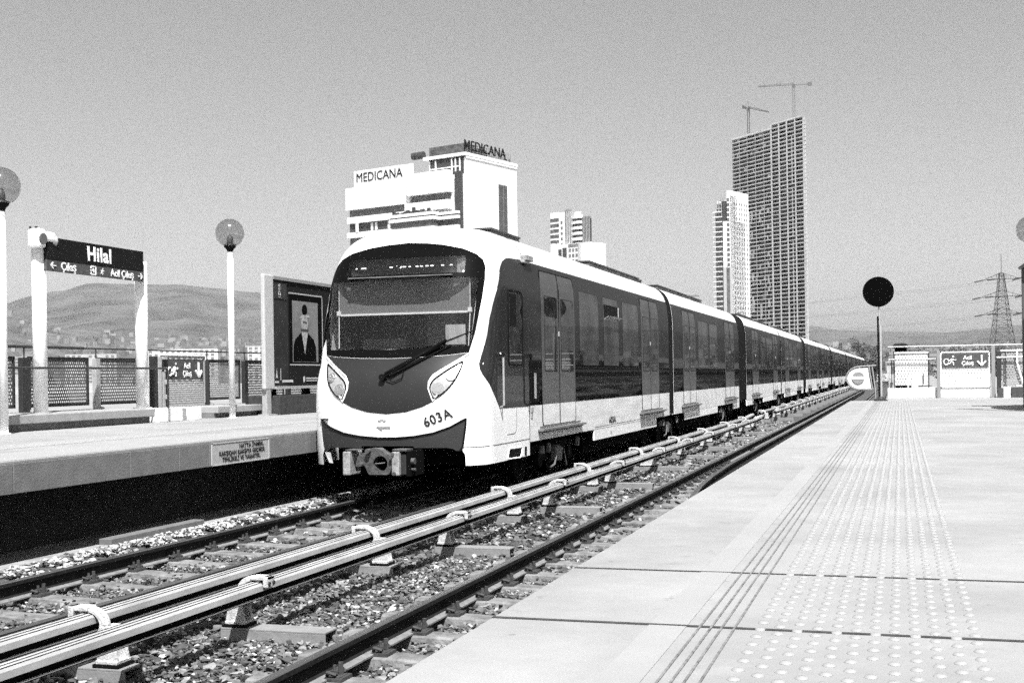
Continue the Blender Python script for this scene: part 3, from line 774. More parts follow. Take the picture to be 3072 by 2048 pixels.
g = MB(); g.box(XC+.78, XC+.94, 16.77, 16.80, 3.24, 3.46); g.cyl((XC+.89, 16.76, 3.35), (0,1,0), .05, .03, 20); g.cyl((XC+.89, 16.745, 3.35), (0,1,0), .02, .03, 12); part(g, 'camera_box', mat('camera box', .25, .5))
# wiper
g = MB()
A = nose(-.058,1.752,.05); B = nose(.50,2.07,.07); B2 = nose(.78,2.235,.06); Cc = nose(1.14,2.41,.04); 
g.tube([A, B, B2], [.028,.024,.02], 8); g.bar(nose(-.02,1.79,.09), nose(.80,2.26,.09), .022); g.bar(nose(.06,1.78,.06), nose(.86,2.20,.03), .02)
g.cyl(A+Vector((0,-.01,0)), (0,1,0), .045, .06, 16); g.tube([B2, Cc], [.016,.008], 6); g.tube([nose(0,1.74,.05),nose(.1,1.69,.03),nose(.22,1.74,.03),nose(.24,1.82,.04)], .008, 6)
part(g, 'wiper', BLACK)
# writing on the nose
def nose_text(body, size, a0, z0, ang, m, bold=0, sx=1.0, name='fleet_number', spacing=1.0):
    ca, sa = math.cos(ang), math.sin(ang)
    return text_mesh(name, body, size, m, None, c1, bold=bold, sx=sx, spacing=spacing, warp=lambda x, y, z: nose(a0+x*ca-y*sa, z0+x*sa+y*ca, .007+z))
NUM = mat('black decal', .012, .5)
nose_text('603A', .185, .735, 1.195, .36, NUM, .003, .92, spacing=1.12)
nose_text('METRO', .038, -.07, 1.168, 0, mat('faded decal', .42, .5), .0005, name='small_lettering')
g = MB(); patch(g, [(-.165,1.082),(.055,1.082),(.055,1.055),(-.07,1.055),(-.075,1.02)], lambda a, z, o: nose(a, z, .007+o), .05, 0); part(g, 'emblem', mat('emblem decal', .22, .5, var=.5, vscale=60))
# coupler
g = MB(); xk, yk, zk = XC+.02, 15.52, .60
g.box(xk-.47, xk-.36, yk-.06, yk+.35, zk-.16, zk+.16); part(g, 'coupler_side_block', LIGHTSTEEL, bevel=.012)
g = MB(); g.box(xk+.25, xk+.36, yk-.06, yk+.35, zk-.16, zk+.16); part(g, 'coupler_side_block', LIGHTSTEEL, bevel=.012)
g = MB(); g.box(xk+.362, xk+.44, yk+.0, yk+.35, zk-.15, zk+.13); part(g, 'coupler_cheek', DARKMETAL, bevel=.01)
g = MB()
body = roundpoly([(-.30,-.05),(-.26,.10),(-.12,.17),(-.08,.21),(.06,.21),(.12,.16),(.22,.11),(.24,-.05),(.20,-.15),(-.10,-.15),(-.16,-.02)], .03)
hole = [(.075+.105*math.cos(t*PI/12), .0+.105*math.sin(t*PI/12)) for t in range(24)]
patch(g, body, lambda u, v, o: Vector((xk+u, yk-.03-o, zk+v)), .05, .14, [hole])
g.cyl((xk-.09, yk-.05, zk+.17), (0,1,0), .035, .1, 14); g.cyl((xk-.2, yk-.04, zk-.01), (0,1,0), .03, .1, 12)
for a, b in ((.27,.13),(.29,-.13),(.24,.08)): g.cyl((xk+a, yk-.02, zk+b), (0,1,0), .025, .12, 10)
g.cyl((xk+.50, yk+.05, zk+.03), (1,0,0), .045, .10, 14); g.cyl((xk+.5, yk+.05, zk-.08), (1,0,0), .02, .12, 10)
g.tube([(xk+.01, yk-.06, zk+.0), (xk+.14, yk-.02, zk+.01)], .011, 6)
g.box(xk-.44, xk-.27, yk-.03, yk+.2, zk+.175, zk+.19); g.box(xk+.25, xk+.46, yk-.03, yk+.2, zk+.17, zk+.195)
part(g, 'coupler_head', CASTSTEEL, bevel=.006)
g = MB(); g.box(xk-.28, xk+.26, yk+.11, yk+.4, zk-.14, zk+.13); g.box(xk-.12, xk+.12, yk+.2, 17.2, zk-.1, zk+.1); g.box(xk+.44, xk+.50, yk, yk+.5, zk-.17, zk+.17); g.box(XC-1.0, XC+1.0, 16.5, 18.4, .52, .95)  # wide black box added to fill the shaded space behind the nose skirt
part(g, 'coupler_mount', UNDERSHADE)
# small steps of the front skirt, left corner
g = MB(); g.add([tuple(nose(a, z, 0)) for a, z in ((-1.035,.715),(-.925,.715),(-.885,.56),(-.96,.565))], [(0,1,2,3)]); part(g, 'corner_deflector', TRAIN_SKIRT)

# --- side of the cars
def glaze(parent, y0, y1, outline=None, name='window_band'):
    g = MB(); g.smooth = True
    zs_ = [1.298, 2.2]+[2.3+.1*i for i in range(13)]+[3.545]
    for s in (1, -1):
        n0 = len(g.v); n_ = len(zs_)
        g.add([tuple(sidef(y, z, o, s)) for y in (y0, y1) for z, o in [(zs_[0], 0)]+[(z, .006) for z in zs_]+[(zs_[-1], -.004)]], [(i, i+1, i+3+n_, i+2+n_) for i in range(n_+1)])
    return part(g, name, GREYBAND, parent)
cabol = [(16.955,1.298),(18.40,1.290),(18.44,1.290),(18.44,3.548),(18.2,3.548),(17.66,3.52),(17.50,3.50),(17.31,3.44),(17.17,3.33),(17.09,3.19),(16.99,3.03),(16.83,2.82),(16.70,2.58),(16.61,2.34),(16.50,2.12),(16.40,1.94),(16.385,1.87),(16.40,1.80),(16.45,1.73)]
def cabf(u, v, o, s=1):
    # follow the nose surface where the flat side has not begun yet
    r = .9990
    p = sidef(u, v, .004+o, s); a = side_x(v)
    for k in range(14):
        if YN(a*.9999, v) <= u: break
        # move inwards until the nose surface is at this y
    lo, hi = 0.0, side_x(v)
    if YN(hi*.9999, v) > u:
        for _ in range(22):
            m_ = (lo+hi)/2
            if YN(m_, v) > u: hi = m_
            else: lo = m_
        q = nose(s*lo, v, 0); n = Vector((s*1.0, -.55, 0)).normalized(); return q + n*(.006+o)
    return p
for s in (1, -1):
    g = MB(); g.smooth = True; patch(g, cabol, lambda u, v, o, s=s: cabf(u, v, o, s), .10, .004); part(g, 'cab_side_panel', GREYBAND)
glaze(c1, 18.455, 30.66)
def door(parent, y0, y1, s=1, seam=True):
    ym = (y0+y1)/2
    g = MB()
    ol = roundpoly([(y0,.95),(y1,.95),(y1,3.455),(y0,3.455)], [.10,.10,.10,.10])
    ol2 = roundpoly([(y0,1.30),(y1,1.30),(y1,3.455),(y0,3.455)], [.002,.002,.10,.10]); ol3 = roundpoly([(y0,.95),(y1,.95),(y1,1.299),(y0,1.299)], [.1,.1,.002,.002])
    g.mi = 0; patch(g, ol2, lambda u, v, o: sidef(u, v, .011+o, s), .14, .004)
    g.mi = 1; patch(g, ol3, lambda u, v, o: sidef(u, v, .009+o, s), .3, .004)
    g.mi = 2; pp = [sidef(a, b, .007, s) for a, b in ol]; g.tube(pp+[pp[0]], .010, 5)
    g.box(*sorted((XC+s*(HWID+.006), XC+s*(HWID+.013))), ym-.018, ym+.018, .955, 3.2); 
    zz = [3.2, 3.3, 3.4, 3.45]; g.tube([sidef(ym, z, .006, s) for z in zz], .016, 5)
    g.mi = 3
    for a, b in ((y0+.17, ym-.13), (ym+.13, y1-.12)):
        patch(g, roundpoly([(a,1.84),(b,1.84),(b,3.05),(a,3.05)], .04), lambda u, v, o: sidef(u, v, .0145+o, s), .16, .002)
    g.mi = 2
    for a, b in ((y0+.17, ym-.13), (ym+.13, y1-.12)):
        pp = [sidef(u, v, .009, s) for u, v in roundpoly([(a,1.84),(b,1.84),(b,3.05),(a,3.05)], .04)]; g.tube(pp+[pp[0]], .009, 4)
    g.mi = 4; g.box(*sorted((XC+s*(HWID+.01), XC+s*(HWID+.03))), ym-.05, ym-.02, 2.42, 2.50)
    return g.build('passenger_door', [DOORGREY, TRAIN_SKIRT, BLACK, DARKWIN, GALV], parent)
def step(parent, y0, y1, s=1):
    g = MB(); x = XC+s*HWID
    g.obox((x+s*.045, (y0+y1)/2, .895), (.05,0,0), (0,(y1-y0)/2,0), (0,0,.016)); g.obox((x+s*.02, (y0+y1)/2, .87), (.03,0,0), (0,(y1-y0)/2-.05,0), (0,0,.02))
    g.box(*sorted((x, x+s*.02)), y0+.12, y1-.12, .935, .95)
    return g.build('door_step', mat('step metal', .18, .5, metal=.3, var=.3, vscale=9), parent)
def window(parent, y0, y1, z0=1.94, z1=3.27, s=1):
    g = MB(); ol = roundpoly([(y0,z0),(y1,z0),(y1,z1),(y0,z1)], .05); g.mi = 0
    patch(g, ol, lambda u, v, o: sidef(u, v, .0095+o, s), .17, .001); g.mi = 1
    pp = [sidef(u, v, .0055, s) for u, v in ol]; g.tube(pp+[pp[0]], .006, 4)
    return g.build('side_window', [DARKWIN, BLACK], parent)
for s in (1, -1):
    door(c1, 19.17, 21.29, s); step(c1, 18.9, 21.72, s); door(c1, 27.24, 29.28, s); step(c1, 26.95, 29.85, s)
    window(c1, 21.66, 23.12, s=s); window(c1, 23.55, 24.90, s=s); window(c1, 25.3, 26.9, s=s)
# small hopper vent open in the second window
g = MB(); g.box(XC+HWID+.004, XC+HWID+.010, 23.62, 24.82, 2.86, 3.13); part(g, 'vent_opening', BLACK)
g = MB(); g.obox((XC+HWID+.05, 24.22, 2.87), (.045,0,.03), (0,.62,0), (.003,0,.008)); g.tube([(XC+HWID+.02,24.83,2.87),(XC+HWID+.02,24.83,3.12)], .012, 6); part(g, 'vent_flap', GALV)
# cab door window, handrails, camera pod
g = MB(); g.smooth = True; ol = roundpoly([(17.40,1.93),(18.10,1.93),(18.13,3.03),(17.42,3.03)], [.06,.1,.14,.06]); patch(g, ol, lambda u, v, o: cabf(u, v, .005+o), .15, .001); part(g, 'cab_window', DARKWIN)
g = MB(); pp = [cabf(a, b, .004) for a, b in ol]; g.tube(pp+[pp[0]], .013, 5); part(g, 'cab_window_seal', BLACK)
g = MB(); g.box(XC+HWID-.01, XC+HWID+.012, 17.47, 17.80, 2.50, 2.98); part(g, 'cab_window_gap', BLACK)
g = MB(); g.tube([(XC+HWID+.01,16.97,1.31),(XC+HWID+.06,16.97,1.34),(XC+HWID+.06,16.97,2.06),(XC+HWID+.01,16.97,2.09)], .016, 8); part(g, 'handrail', GALV)
g = MB(); g.tube([(XC+HWID+.01,18.36,1.31),(XC+HWID+.06,18.36,1.34),(XC+HWID+.06,18.36,2.06),(XC+HWID+.01,18.36,2.09)], .014, 8)
g.cyl((XC+HWID+.06,16.97,2.07), (0,0,1), .028, .05, 10); g.cyl((XC+HWID+.06,18.36,2.07), (0,0,1), .03, .06, 10)
g.box(XC+HWID+.004, XC+HWID+.014, 18.62, 18.98, 1.35, 1.86); part(g, 'handrail', BLACK)
g = MB(); g.box(XC+HWID+.012, XC+HWID+.02, 18.7, 18.8, 1.4, 1.8); part(g, 'door_button_panel', GALV)
g = MB(); g.box(XC+side_x(3.55)-.05, XC+side_x(3.55)+.09, 18.34, 18.74, 3.545, 3.63); g.box(XC+side_x(3.55)-.05, XC+side_x(3.55)+.07, 18.30, 18.6, 3.50, 3.545)
part(g, 'mirror_camera', LIGHTSTEEL, bevel=.01)
g = MB(); g.box(XC+HWID, XC+HWID+.02, 18.5, 18.62, 1.19, 1.27); g.box(XC+HWID, XC+HWID+.015, 18.51, 18.6, 1.11, 1.18); part(g, 'lock_plate', GALV)
text_mesh('side_number', '603A', .17, NUM, face_x(XC+HWID+.006, 24.23, .86), c1, bold=.002, sx=1.65)
text_mesh('side_mark', 'I', .07, NUM, face_x(XC+HWID+.004, 26.0, .78), c1)
text_mesh('side_mark', 'x', .12, NUM, face_x(XC+HWID+.004, 24.1, .63), c1)
# roof equipment
def roof_unit(parent, y0, y1, x0=-.72, x1=.78, z1=4.19, lid=.03, vents=True):
    g = MB(); a, b = XC+x0, XC+x1
    g.add([(a,y0,3.9),(b,y0,3.9),(b,y1,3.9),(a,y1,3.9),(a+.05,y0+.12,z1-.03),(b-.04,y0+.12,z1-.03),(b-.04,y1,z1-.03),(a+.05,y1,z1-.03)], [(0,1,5,4),(1,2,6,5),(2,3,7,6),(3,0,4,7),(4,5,6,7)])
    o = g.build('roof_unit', mat('roof equipment grey', .05, .6, var=.3, vscale=4, bump=.1), parent)
    g = MB(); g.box(a+.02, b-.02, y0+.08, y1+.02, z1-.03, z1)
    if vents:
        for k in range(int((y1-y0)/1.3)):
            y = y0+.5+k*1.3; g.box(b-.035, b-.015, y, y+.85, 3.98, z1-.07)
    g.build('roof_unit_lid', mat('roof lid', .025, .5), parent)
roof_unit(c1, 18.45, 20.06, -.75, .75, 4.10); roof_unit(c1, 24.9, 30.1, -.75, .75, 4.13); roof_unit(c1, 30.4, 30.66, -.75, .70, 4.12, vents=False)

def bogie(parent, yc, name='bogie'):
    g = MB()
    for s in (-1, 1):
        x = XC+s*1.02
        g.prism([(yc-1.45,.52),(yc-1.2,.62),(yc-.5,.62),(yc-.35,.42),(yc+.35,.42),(yc+.5,.62),(yc+1.2,.62),(yc+1.45,.52),(yc+1.2,.48),(yc+.45,.34),(yc-.45,.34),(yc-1.2,.48)], 'x', x-.07, x+.07)
        for dy in (-.95, .95):
            g.cyl((XC+s*.74, yc+dy, .40), (1,0,0), .40, .11, 28); g.cyl((x+s*.05, yc+dy, .40), (1,0,0), .14, .16, 16)
            g.cyl((x, yc+dy*.75, .66), (0,0,1), .09, .2, 12)
        g.cyl((x-s*.05, yc, .66), (0,0,1), .22, .3, 16)
    for dy in (-.95, .95): g.cyl((XC, yc+dy, .40), (1,0,0), .07, 1.6, 10)
    g.box(XC-.9, XC+.9, yc-.3, yc+.3, .4, .7)
    o = g.build(name, BOGIE, parent)
    for dy, w_, h_ in ((-1.25,.13,.10),(-.85,.12,.12),(1.05,.14,.13)):
        g = MB(); g.prism([(yc+dy-w_/2,.50),(yc+dy+w_/2,.50),(yc+dy+w_/2,.50+h_),(yc+dy,.50+h_*1.25)], 'x', XC+1.24, XC+1.29); g.build('axle_bracket', mat('dusty fittings', .10, .7, var=.4, vscale=12), parent)
    g = MB()
    g.prism([(yc-.32,.33),(yc+.02,.30),(yc+.12,.52),(yc-.22,.58)], 'x', XC+1.15, XC+1.25)
    g.tube([(XC+1.24,yc-.35,.55),(XC+1.27,yc-.40,.42),(XC+1.27,yc-.52,.27),(XC+1.25,yc-.68,.24)], .018, 6); g.tube([(XC+1.26,yc+.12,.5),(XC+1.26,yc+.3,.2)], .012, 6)
    g.build('axle_fittings', mat('dusty fittings', .16, .7, var=.4, vscale=12), parent)
def under(parent, y0, y1):
    g = MB(); g.box(XC-1.1, XC+1.1, y0, y1, .30, .74)
    g.box(XC-1.28, XC+1.28, y0, y1, .735, .80); return g.build('underframe', UNDERSHADE, parent)
bogie(c1, 20.6); under(c1, 22.7, 28.9); g = MB(); g.box(XC-1.0, XC+1.0, 18.4, 22.7, .68, .80); part(g, 'underframe', UNDERSHADE)

# --- following cars
def make_car(y0, y1, gap_before, label, doors, bogies, wins, units, skirts):
    g = MB(); g.smooth = True; loft(g, .73, y0, y1); g.smooth = False
    P = sect(.73)
    for yy in (y0, y1): g.add([(XC+a, yy, z) for a, z in P], [tuple(range(len(P)))])
    for a, b in skirts:
        for s in (-1, 1): g.box(*sorted((XC+s*HWID, XC+s*(HWID-.03))), a, b, .53, .735)
    c = g.build('train_car', TRAIN_WHITE, train); c['label'] = label
    band(y0+.02, y1-.02, .735, parent=c); glaze(c, y0+.02, y1-.02)
    for s in (1, -1):
        for a, b in doors: door(c, a, b, s); step(c, a-.35, b+.55, s)
        if s == 1:
            for a, b in wins: window(c, a, b, s=s)
    for a, b in units: roof_unit(c, a, b, z1=4.12)
    for b in bogies: bogie(c, b)
    for a, b in skirts: under(c, a, b)
    g = MB(); n = 5; yy0, yy1 = gap_before, y0
    for k in range(n):
        a = yy0+(yy1-yy0)*k/n; m_ = a+(yy1-yy0)*.5/n; b = a+(yy1-yy0)/n
        P = sect(.75); sc = .99
        for (ya, s0), (yb, s1) in (((a, sc-.02), (m_, sc)), ((m_, sc), (b, sc-.02))):
            A = [(XC+p*s0, ya, ZC+(q-ZC)*s0) for p, q in P]; B = [(XC+p*s1, yb, ZC+(q-ZC)*s1) for p, q in P]; L = len(P)
            g.add(A+B, [(i, i+1, i+1+L, i+L) for i in range(L-1)])
    P = sect(.74); L = len(P); A = [(XC+p, y0-.012, q) for p, q in P]; B = [(XC+p*.9, y0-.012, ZC+(q-ZC)*.9) for p, q in P]; g.add(A+B, [(i, i+1, i+1+L, i+L) for i in range(L-1)])
    g.build('gangway', mat('gangway rubber', .008, .85, spec=.1), c)
    return c
make_car(31.3, 44.72, 30.68, 'second car, just behind the first gangway', [(32.8,34.9),(41.1,43.4)], [31.0, 41.3], [(35.4,37.3),(37.6,39.3)], [(32.3,37.1),(37.5,40.0)], [(33.0,39.2),(43.1,44.7)])
make_car(47.0, 61.0, 44.72, 'third car, behind the wide dark gap', [(49.0,51.1),(57.3,59.3)], [51.0, 60.9], [(52,54),(54.4,56.8)], [(49.5,54.5),(56,59)], [(47.0,49.2),(53.0,58.9)])
make_car(61.5, 75.5, 61.0, 'fourth car', [(63.5,65.6),(71.3,73.3)], [72.6], [(66,68),(68.4,70.8)], [(64,69),(70.5,73)], [(63.0,70.5),(74.5,75.5)])
make_car(77.8, 91.8, 75.5, 'fifth car', [(79.8,81.9),(88,90)], [81.6, 91.9], [(82.5,85),(85.5,87.5)], [(80,85)], [(77.8,79.5),(83.5,89.9)])
make_car(92.3, 106.3, 91.8, 'sixth car', [(94.3,96.4),(102.5,104.5)], [103.5], [(97,99.5),(100,102)], [(95,100)], [(93.8,101.5)])
make_car(108.6, 122.6, 106.3, 'seventh car', [(110.6,112.7),(119,121)], [112.4, 122.7], [(113.5,116),(116.5,118.5)], [(111,116)], [(114.3,120.7)])
make_car(123.1, 137.1, 122.6, 'eighth car', [(125,127.1),(133.3,135.3)], [134.3], [(128,130.3),(131,133)], [(126,131)], [(124.6,132.3)])
make_car(139.4, 153.4, 137.1, 'ninth car, tiny in the distance', [(141.4,143.5),(149.5,151.5)], [143.4], [(144.3,146.8),(147.3,149.3)], [(142,147)], [(145.5,153)])
for k, (a, b, gp, lab) in enumerate(((153.9,167.9,153.4,'tenth car'),(170.2,184.2,167.9,'eleventh car'),(184.7,198.7,184.2,'twelfth car'),(201.0,215.0,198.7,'last car, farthest from the camera'))):
    make_car(a, b, gp, lab, [(a+2,a+4.1),(a+10.2,a+12.2)], [a+4, b], [(a+5,a+7.3),(a+8,a+9.8)], [(a+3,a+8)], [(a+6,b-1.5)])
# ------------------------------------------------------------------ globe lamps
GLOBE = glass('smoked globe', .8, .70, .10, .05)
def make_lamp(x, y, z0, label):
    t = thing('globe_lamp', (x, y, z0), label, 'street lamp', 'globe lamps on the platforms')
    g = MB(); g.cyl((x, y, z0+1.66), (0,0,1), .062, 3.32, 20); g.cyl((x, y, z0+.01), (0,0,1), .10, .02, 20)
    o = g.build('pole', WHITE, t)
    for p in o.data.polygons: p.use_smooth = len(p.vertices) == 4
    g = MB(); g.smooth = True; g.lathe([(.055,3.30),(.055,3.34),(.075,3.38),(.115,3.42),(.125,3.47),(.10,3.48),(.001,3.48)], (x, y, z0), 24); g.build('collar', BLACK, t)
    g = MB(); g.smooth = True; g.lathe([(max(.001, .285*math.sin(a)), 3.70-.285*math.cos(a)) for a in [math.radians(22+k*158/18) for k in range(19)]], (x, y, z0), 40); g.build('globe', GLOBE, t)
    g = MB(); g.smooth = True; g.lathe([(.001,3.46),(.06,3.47),(.07,3.56),(.055,3.62),(.03,3.66),(.001,3.67)], (x, y, z0), 16); g.build('bulb_holder', mat('bulb holder', .06, .5), t)
    return t
lamp = make_lamp(-12.75, 15.37, 1.0, 'white lamp post with smoked globe, cut by the left picture edge')
copy_tree(lamp, (-12.75, 21.99, 1.0), 'white lamp post with smoked globe, standing between station sign and advertising panel')
copy_tree(lamp, (-12.75, 28.6, 1.0), 'white lamp post with smoked globe, hidden behind the train')
copy_tree(lamp, (2.575, 27.2, PR_Z), 'smoked globe lamp on the right platform, cut by the right picture edge')

# ------------------------------------------------------------------ left platform back edge: plinth, kerbs, fence
def block(name, x0, x1, y0, y1, z0, z1, m, label, cat, group=None, bevel=.01):
    g = MB(); g.box(x0, x1, y0, y1, z0, z1); return tag(g.build(name, m, bevel=bevel), label, cat, group)
t = thing('concrete_plinth', (-13.6, 14, 1.0), 'long pale concrete plinth carrying the station name sign', 'plinth')
g = MB(); g.box(-15.1, -13.12, 7, 19.85, 1.12, 1.262); g.build('plinth_top', mat('plinth concrete', .29, .85, var=.15, vscale=5, bump=.15), t, bevel=.012)
g = MB(); g.box(-15.0, -13.2, 7, 19.8, 1.0, 1.12); g.build('plinth_foot', mat('plinth foot', .13, .9, var=.3, vscale=5), t)  # darker colour stands for the shadow in the step under the top
block('kerb_block', -13.5, -13.12, 20.0, 20.78, 1.0, 1.26, KERBW, 'white kerb block beside the plinth end, sunlight put in its colour', 'kerb block', 'kerb blocks along the left fence')
block('kerb_block', -13.7, -13.3, 20.85, 21.2, 1.0, 1.24, KERB, 'grey kerb block between the two white ones, shade put in its colour', 'kerb block', 'kerb blocks along the left fence')  # lit and shaded kerb stretches are put into the block colours
block('kerb_block', -13.55, -13.15, 21.28, 21.5, 1.0, 1.25, KERBW, 'narrow white kerb block beside a dark gap, sunlight put in its colour', 'kerb block', 'kerb blocks along the left fence')
t = thing('low_wall', (-13.6, 26, 1.0), 'low two-step concrete base under the fence behind the lamp post', 'wall base')
g = MB(); g.box(-14.6, -13.2, 22.2, 24.2, 1.10, 1.235); g.box(-14.6, -13.5, 24.2, 60, 1.10, 1.235); g.build('base_top', KERB, t, bevel=.01)
g = MB(); g.box(-14.6, -13.3, 22.2, 60, 1.0, 1.10); g.build('base_foot', FASCIA, t)
block('dark_planter', -13.6, -12.75, 24.0, 29.5, 1.0, 1.42, mat('dark planter', .03, .9, var=.5, vscale=10, bump=.5), 'long dark trough under the advertising panel', 'trough')
PERF = perforated('perforated panel', .085, .058, 'YZ', .30)
PERFL = perforated('perforated panel pale', .20, .045, 'YZ', .30)
DARKFRAME = mat('dark fence steel', .022, .5, var=.2, vscale=8)
XF = -14.3
def fence_panel(y0, y1, m, label, z0=1.36, z1=2.22, frame=DARKFRAME):
    t = thing('perforated_fence', (XF, (y0+y1)/2, z0), label, 'fence panel', 'perforated fence panels on the left platform')
    g = MB(); g.add([(XF,y0+.03,z0+.02),(XF,y1-.03,z0+.02),(XF,y1-.03,z1-.03),(XF,y0+.03,z1-.03)], [(0,1,2,3)]); g.build('perforated_sheet', m, t, recalc=False)
    g = MB(); g.box(XF-.02, XF+.02, y0, y1, z1-.06, z1); g.box(XF-.02, XF+.02, y0, y1, z0-.02, z0+.03); g.box(XF-.02, XF+.02, y0, y0+.035, z0, z1); g.box(XF-.02, XF+.02, y1-.035, y1, z0, z1); g.build('panel_frame', frame, t)
    return t
def fence_post(y, label, m=DARKFRAME, z1=2.39, w_=.07, x=XF, z0=1.2):
    t = thing('steel_post', (x, y, z0), label, 'fence post', 'posts of the left fence')
    g = MB(); g.box(x+.02, x+.11, y-w_/2, y+w_/2, z0, 2.20); g.build('post_bar', m, t, bevel=.006)
    g = MB(); g.tube([(x+.06, y, 2.18), (x+.06, y, z1)], .014, 6); g.build('rail_stem', DARKFRAME, t)
    g = MB(); g.box(x-.04, x+.16, y-w_, y+w_, z0, z0+.03); g.cyl((x+.1, y+.1, z0+.06), (0,1,0), .05, .05, 12); g.build('foot_plate', GALV, t)
    return t
fp = [15.1, 17.6, 19.65, 21.05, 23.45, 25.1, 27.0, 29, 31]
fence_post(17.68, 'thick black fence post left of the station sign', DARKFRAME, w_=.22)
fence_post(19.66, 'pale fence post with a dark slot between the station sign legs', GALV, w_=.13)
fence_post(23.52, 'slim dark fence post right of the emergency exit gate', DARKFRAME, w_=.05)
fence_post(25.12, 'thick dark fence post left of the advertising panel', DARKFRAME, w_=.15)
fence_post(27.2, 'dark fence post seen below the advertising panel', DARKFRAME, w_=.15)
fence_post(15.2, 'fence post behind the nearest lamp post', DARKFRAME, w_=.12)
fence_panel(15.3, 17.5, PERF, 'dark perforated fence panel at the far left with rows of bright holes')
fence_panel(17.85, 19.5, PERF, 'dark perforated fence panel behind the left leg of the station sign')
fence_panel(19.8, 21.35, PERF, 'perforated fence panel behind the middle of the station sign opening')
fence_panel(23.6, 25.0, PERFL, 'greyer perforated fence panel behind the lamp post')
fence_panel(25.25, 27.1, PERF, 'perforated fence panel beside and below the advertising panel')
fence_panel(27.3, 30, PERF, 'perforated fence panel hidden by the advertising panel')
g = MB(); g.tube([(XF+.06, 8, 2.385), (XF+.06, 19.3, 2.385)], .026, 8); g.tube([(XF+.06, 19.3, 2.385), (XF+.06, 40, 2.385)], .015, 8)
tag(g.build('top_handrail', DARKFRAME), 'long dark top handrail running above the left fence', 'handrail')
g = MB(); g.tube([(-13.0, 8, 2.0), (-13.0, 20.05, 2.0)], .018, 8); g.tube([(-13.0, 20.05, 2.0), (-13.0, 20.1, 1.9), (-13.0, 20.1, 1.26)], .018, 8)
tag(g.build('front_handrail', DARKFRAME), 'thin dark handrail crossing in front of the station sign legs', 'handrail')
# gate post cluster and the emergency exit gate
t = thing('gate_pillar', (-14.1, 21.5, 1.2), 'bundle of dark and bright gate posts with hinges left of the exit gate', 'gate post')
g = MB(); g.box(-14.2, -14.1, 21.30, 21.46, 1.2, 2.26); g.box(-14.2, -14.1, 21.72, 21.82, 1.2, 2.2); g.build('post_bar', DARKFRAME, t)
g = MB(); g.box(-14.12, -14.06, 21.50, 21.54, 1.2, 2.26); g.box(-14.12, -14.06, 21.60, 21.66, 1.2, 1.95); g.box(-14.14, -14.05, 21.58, 21.72, 2.2, 2.26); g.build('steel_strip', GALV, t)
g = MB(); 
for z in (1.45, 1.75, 2.0): g.cyl((-14.05, 21.66, z), (0,0,1), .035, .09, 10)
g.build('hinge', LIGHTSTEEL, t)
PICT = SIGNWHITE
def running_man(mb, fx, s, flip=1):
    """little running figure built of bars; fx maps (u, v) -> point"""
    for a, b, w_ in (((.0,.25),(-.08,-.02),.13),((-.08,-.02),(.12,-.15),.09),((.12,-.15),(.10,-.38),.08),((-.08,-.02),(-.22,-.22),.09),((-.22,-.22),(-.42,-.24),.07),((.0,.22),(.22,.08),.07),((.22,.08),(.36,.16),.06),((.0,.22),(-.2,.12),.07),((-.2,.12),(-.28,-.02),.06)):
        mb.bar(fx(a[0]*s, a[1]*s), fx(b[0]*s, b[1]*s), w_*s)
def disc2(mb, fx, u, v, r, n=16):
    mb.add([fx(u+r*math.cos(2*PI*k/n), v+r*math.sin(2*PI*k/n)) for k in range(n)], [tuple(range(n))])
def arrow(mb, fx, s, ang):
    ca, sa = math.cos(ang), math.sin(ang); R_ = lambda u, v: fx((u*ca-v*sa)*s, (u*sa+v*ca)*s)
    mb.bar(R_(-.5, 0), R_(.42, 0), .13*s); mb.bar(R_(.5, 0), R_(.08, .38), .14*s); mb.bar(R_(.5, 0), R_(.08, -.38), .14*s)
